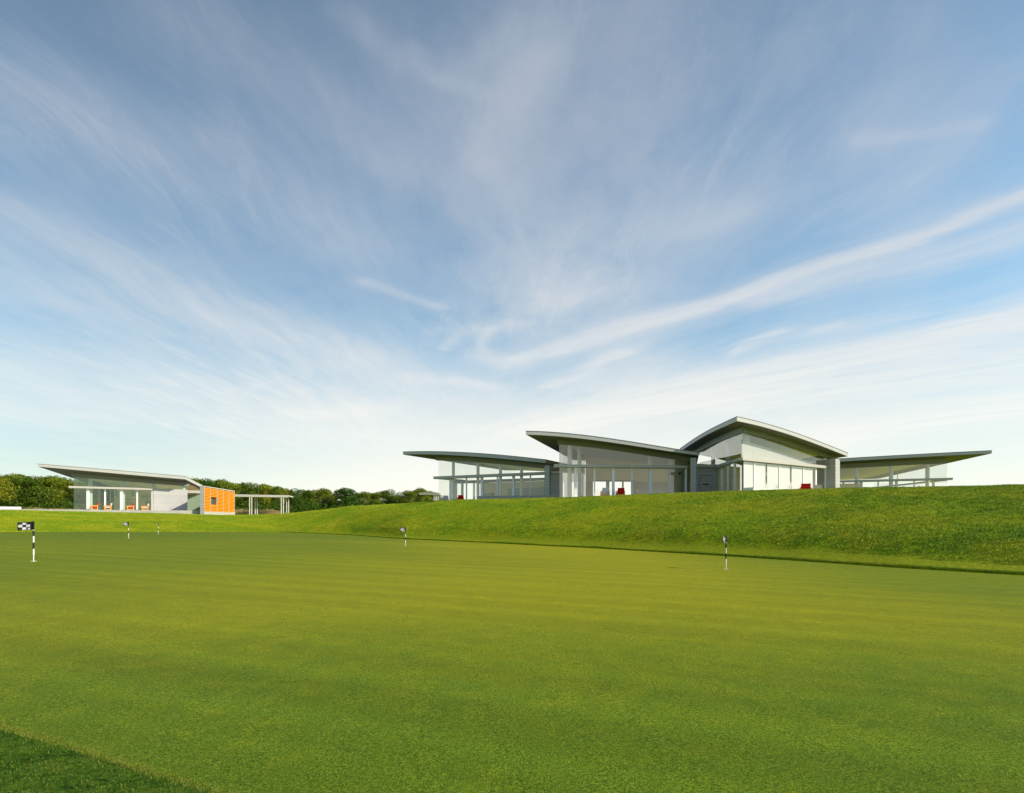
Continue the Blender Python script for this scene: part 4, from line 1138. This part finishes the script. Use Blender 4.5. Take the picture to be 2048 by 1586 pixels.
LEFT = [([(0,170),(400,330),(640,470)], 70, .34), ([(0,430),(330,565),(700,715)], 42, .42), ([(0,560),(520,690),(900,790)], 40, .34),
        ([(430,60),(800,330)], 70, .30), ([(0,715),(640,800)], 34, .40), ([(0,805),(700,860)], 34, .45), ([(660,0),(800,120)], 26, .18)]
RIGHT = [([(1040,718),(1400,615),(1820,483),(2080,380)], 12, .85), ([(1540,600),(1860,525),(2060,468)], 24, .34), ([(1080,860),(1450,772),(1800,690),(2080,628)], 30, .85),
         ([(1480,810),(2080,715)], 26, .55), ([(1600,880),(2080,800)], 30, .6), ([(1100,768),(1230,705)], 11, .5), ([(1480,705),(1560,672)], 8, .28), ([(1645,664),(1672,655)], 8, .2),
         ([(1300,455),(1430,425)], 24, .26), ([(1690,278),(1930,240)], 13, .2)]
WISP = [([(885,700),(915,672),(1000,655)], 13, .45), ([(975,665),(957,690),(962,712),(1000,728)], 14, .40), ([(730,560),(800,583),(880,612)], 9, .30), ([(1120,622),(1190,585)], 10, .2),
        ([(840,755),(980,768)], 9, .5), ([(620,832),(760,822)], 12, .5), ([(820,80),(860,150),(960,195)], 20, .22), ([(1030,40),(920,150)], 40, .22),
        ([(1060,130),(985,330)], 55, .36), ([(1010,300),(1130,560)], 150, .56), ([(1230,60),(1420,420)], 160, .34), ([(1700,40),(1850,420)], 190, .22), ([(1130,620),(1250,760)], 90, .4)]
dens = T.math('ADD', T.math('MULTIPLY', group(LEFT), T.math('MULTIPLY', fib1, 1.0)), T.math('MULTIPLY', group(RIGHT), T.math('MULTIPLY', fib2, 1.4)))
dens = T.math('ADD', dens, T.math('MULTIPLY', group(WISP), T.maprange(cloudy, .3, .65, .45, 1.15)))
mask_ = T.maprange(T.noise(uv, .7, 2, .5), .42, .62, 0, 1, True)
dens = T.math('ADD', dens, T.math('MULTIPLY', T.math('MULTIPLY', T.maprange(fine_, .48, .74, 0, 1), mask_), .30))
# overall thin veil, thicker to the horizon
dens = T.math('ADD', dens, T.math('MULTIPLY', T.maprange(cloudy, .35, .75, 0, 1), .17))
veil = T.math('MULTIPLY', T.maprange(Z_, .02, .30, 1.7, 0.0, True), T.math('MULTIPLY', T.maprange(X_, -.65, -.05, .26, 1.0, True), T.maprange(X_, .25, .62, 1.0, .6, True)))
dens = T.math('ADD', dens, veil)
dens = T.math('SUBTRACT', 1.0, T.math('EXPONENT', T.math('MULTIPLY', dens, -1.15)))
ccol = T.mix(T.maprange(Z_, .05, .55, 0, 1), (6.3, 6.1, 5.5), (3.0, 3.25, 3.75))
skyc = sky.outputs[0]
skyc = T.mix(1.0, skyc, (.85, 1.04, .97), 'MULTIPLY')
skyc = T.vmath('SCALE', skyc, scale=T.math('MULTIPLY', T.maprange(Z_, .02, .30, .74, 1.0, True), T.math('MULTIPLY', T.maprange(Z_, .40, .72, 1.0, .80, True), T.maprange(X_, -.62, -.10, .84, 1.0, True))))
final = T.mix(dens, skyc, ccol)
T.put(bg.inputs['Color'], final); bg.inputs['Strength'].default_value = .13

SC.view_settings.view_transform = 'Standard'; SC.view_settings.look = 'None'
SC.view_settings.exposure = .45; SC.view_settings.gamma = 1
SC.cycles.diffuse_bounces = 6
SC.cycles.transparent_max_bounces = 24; SC.cycles.max_bounces = 8
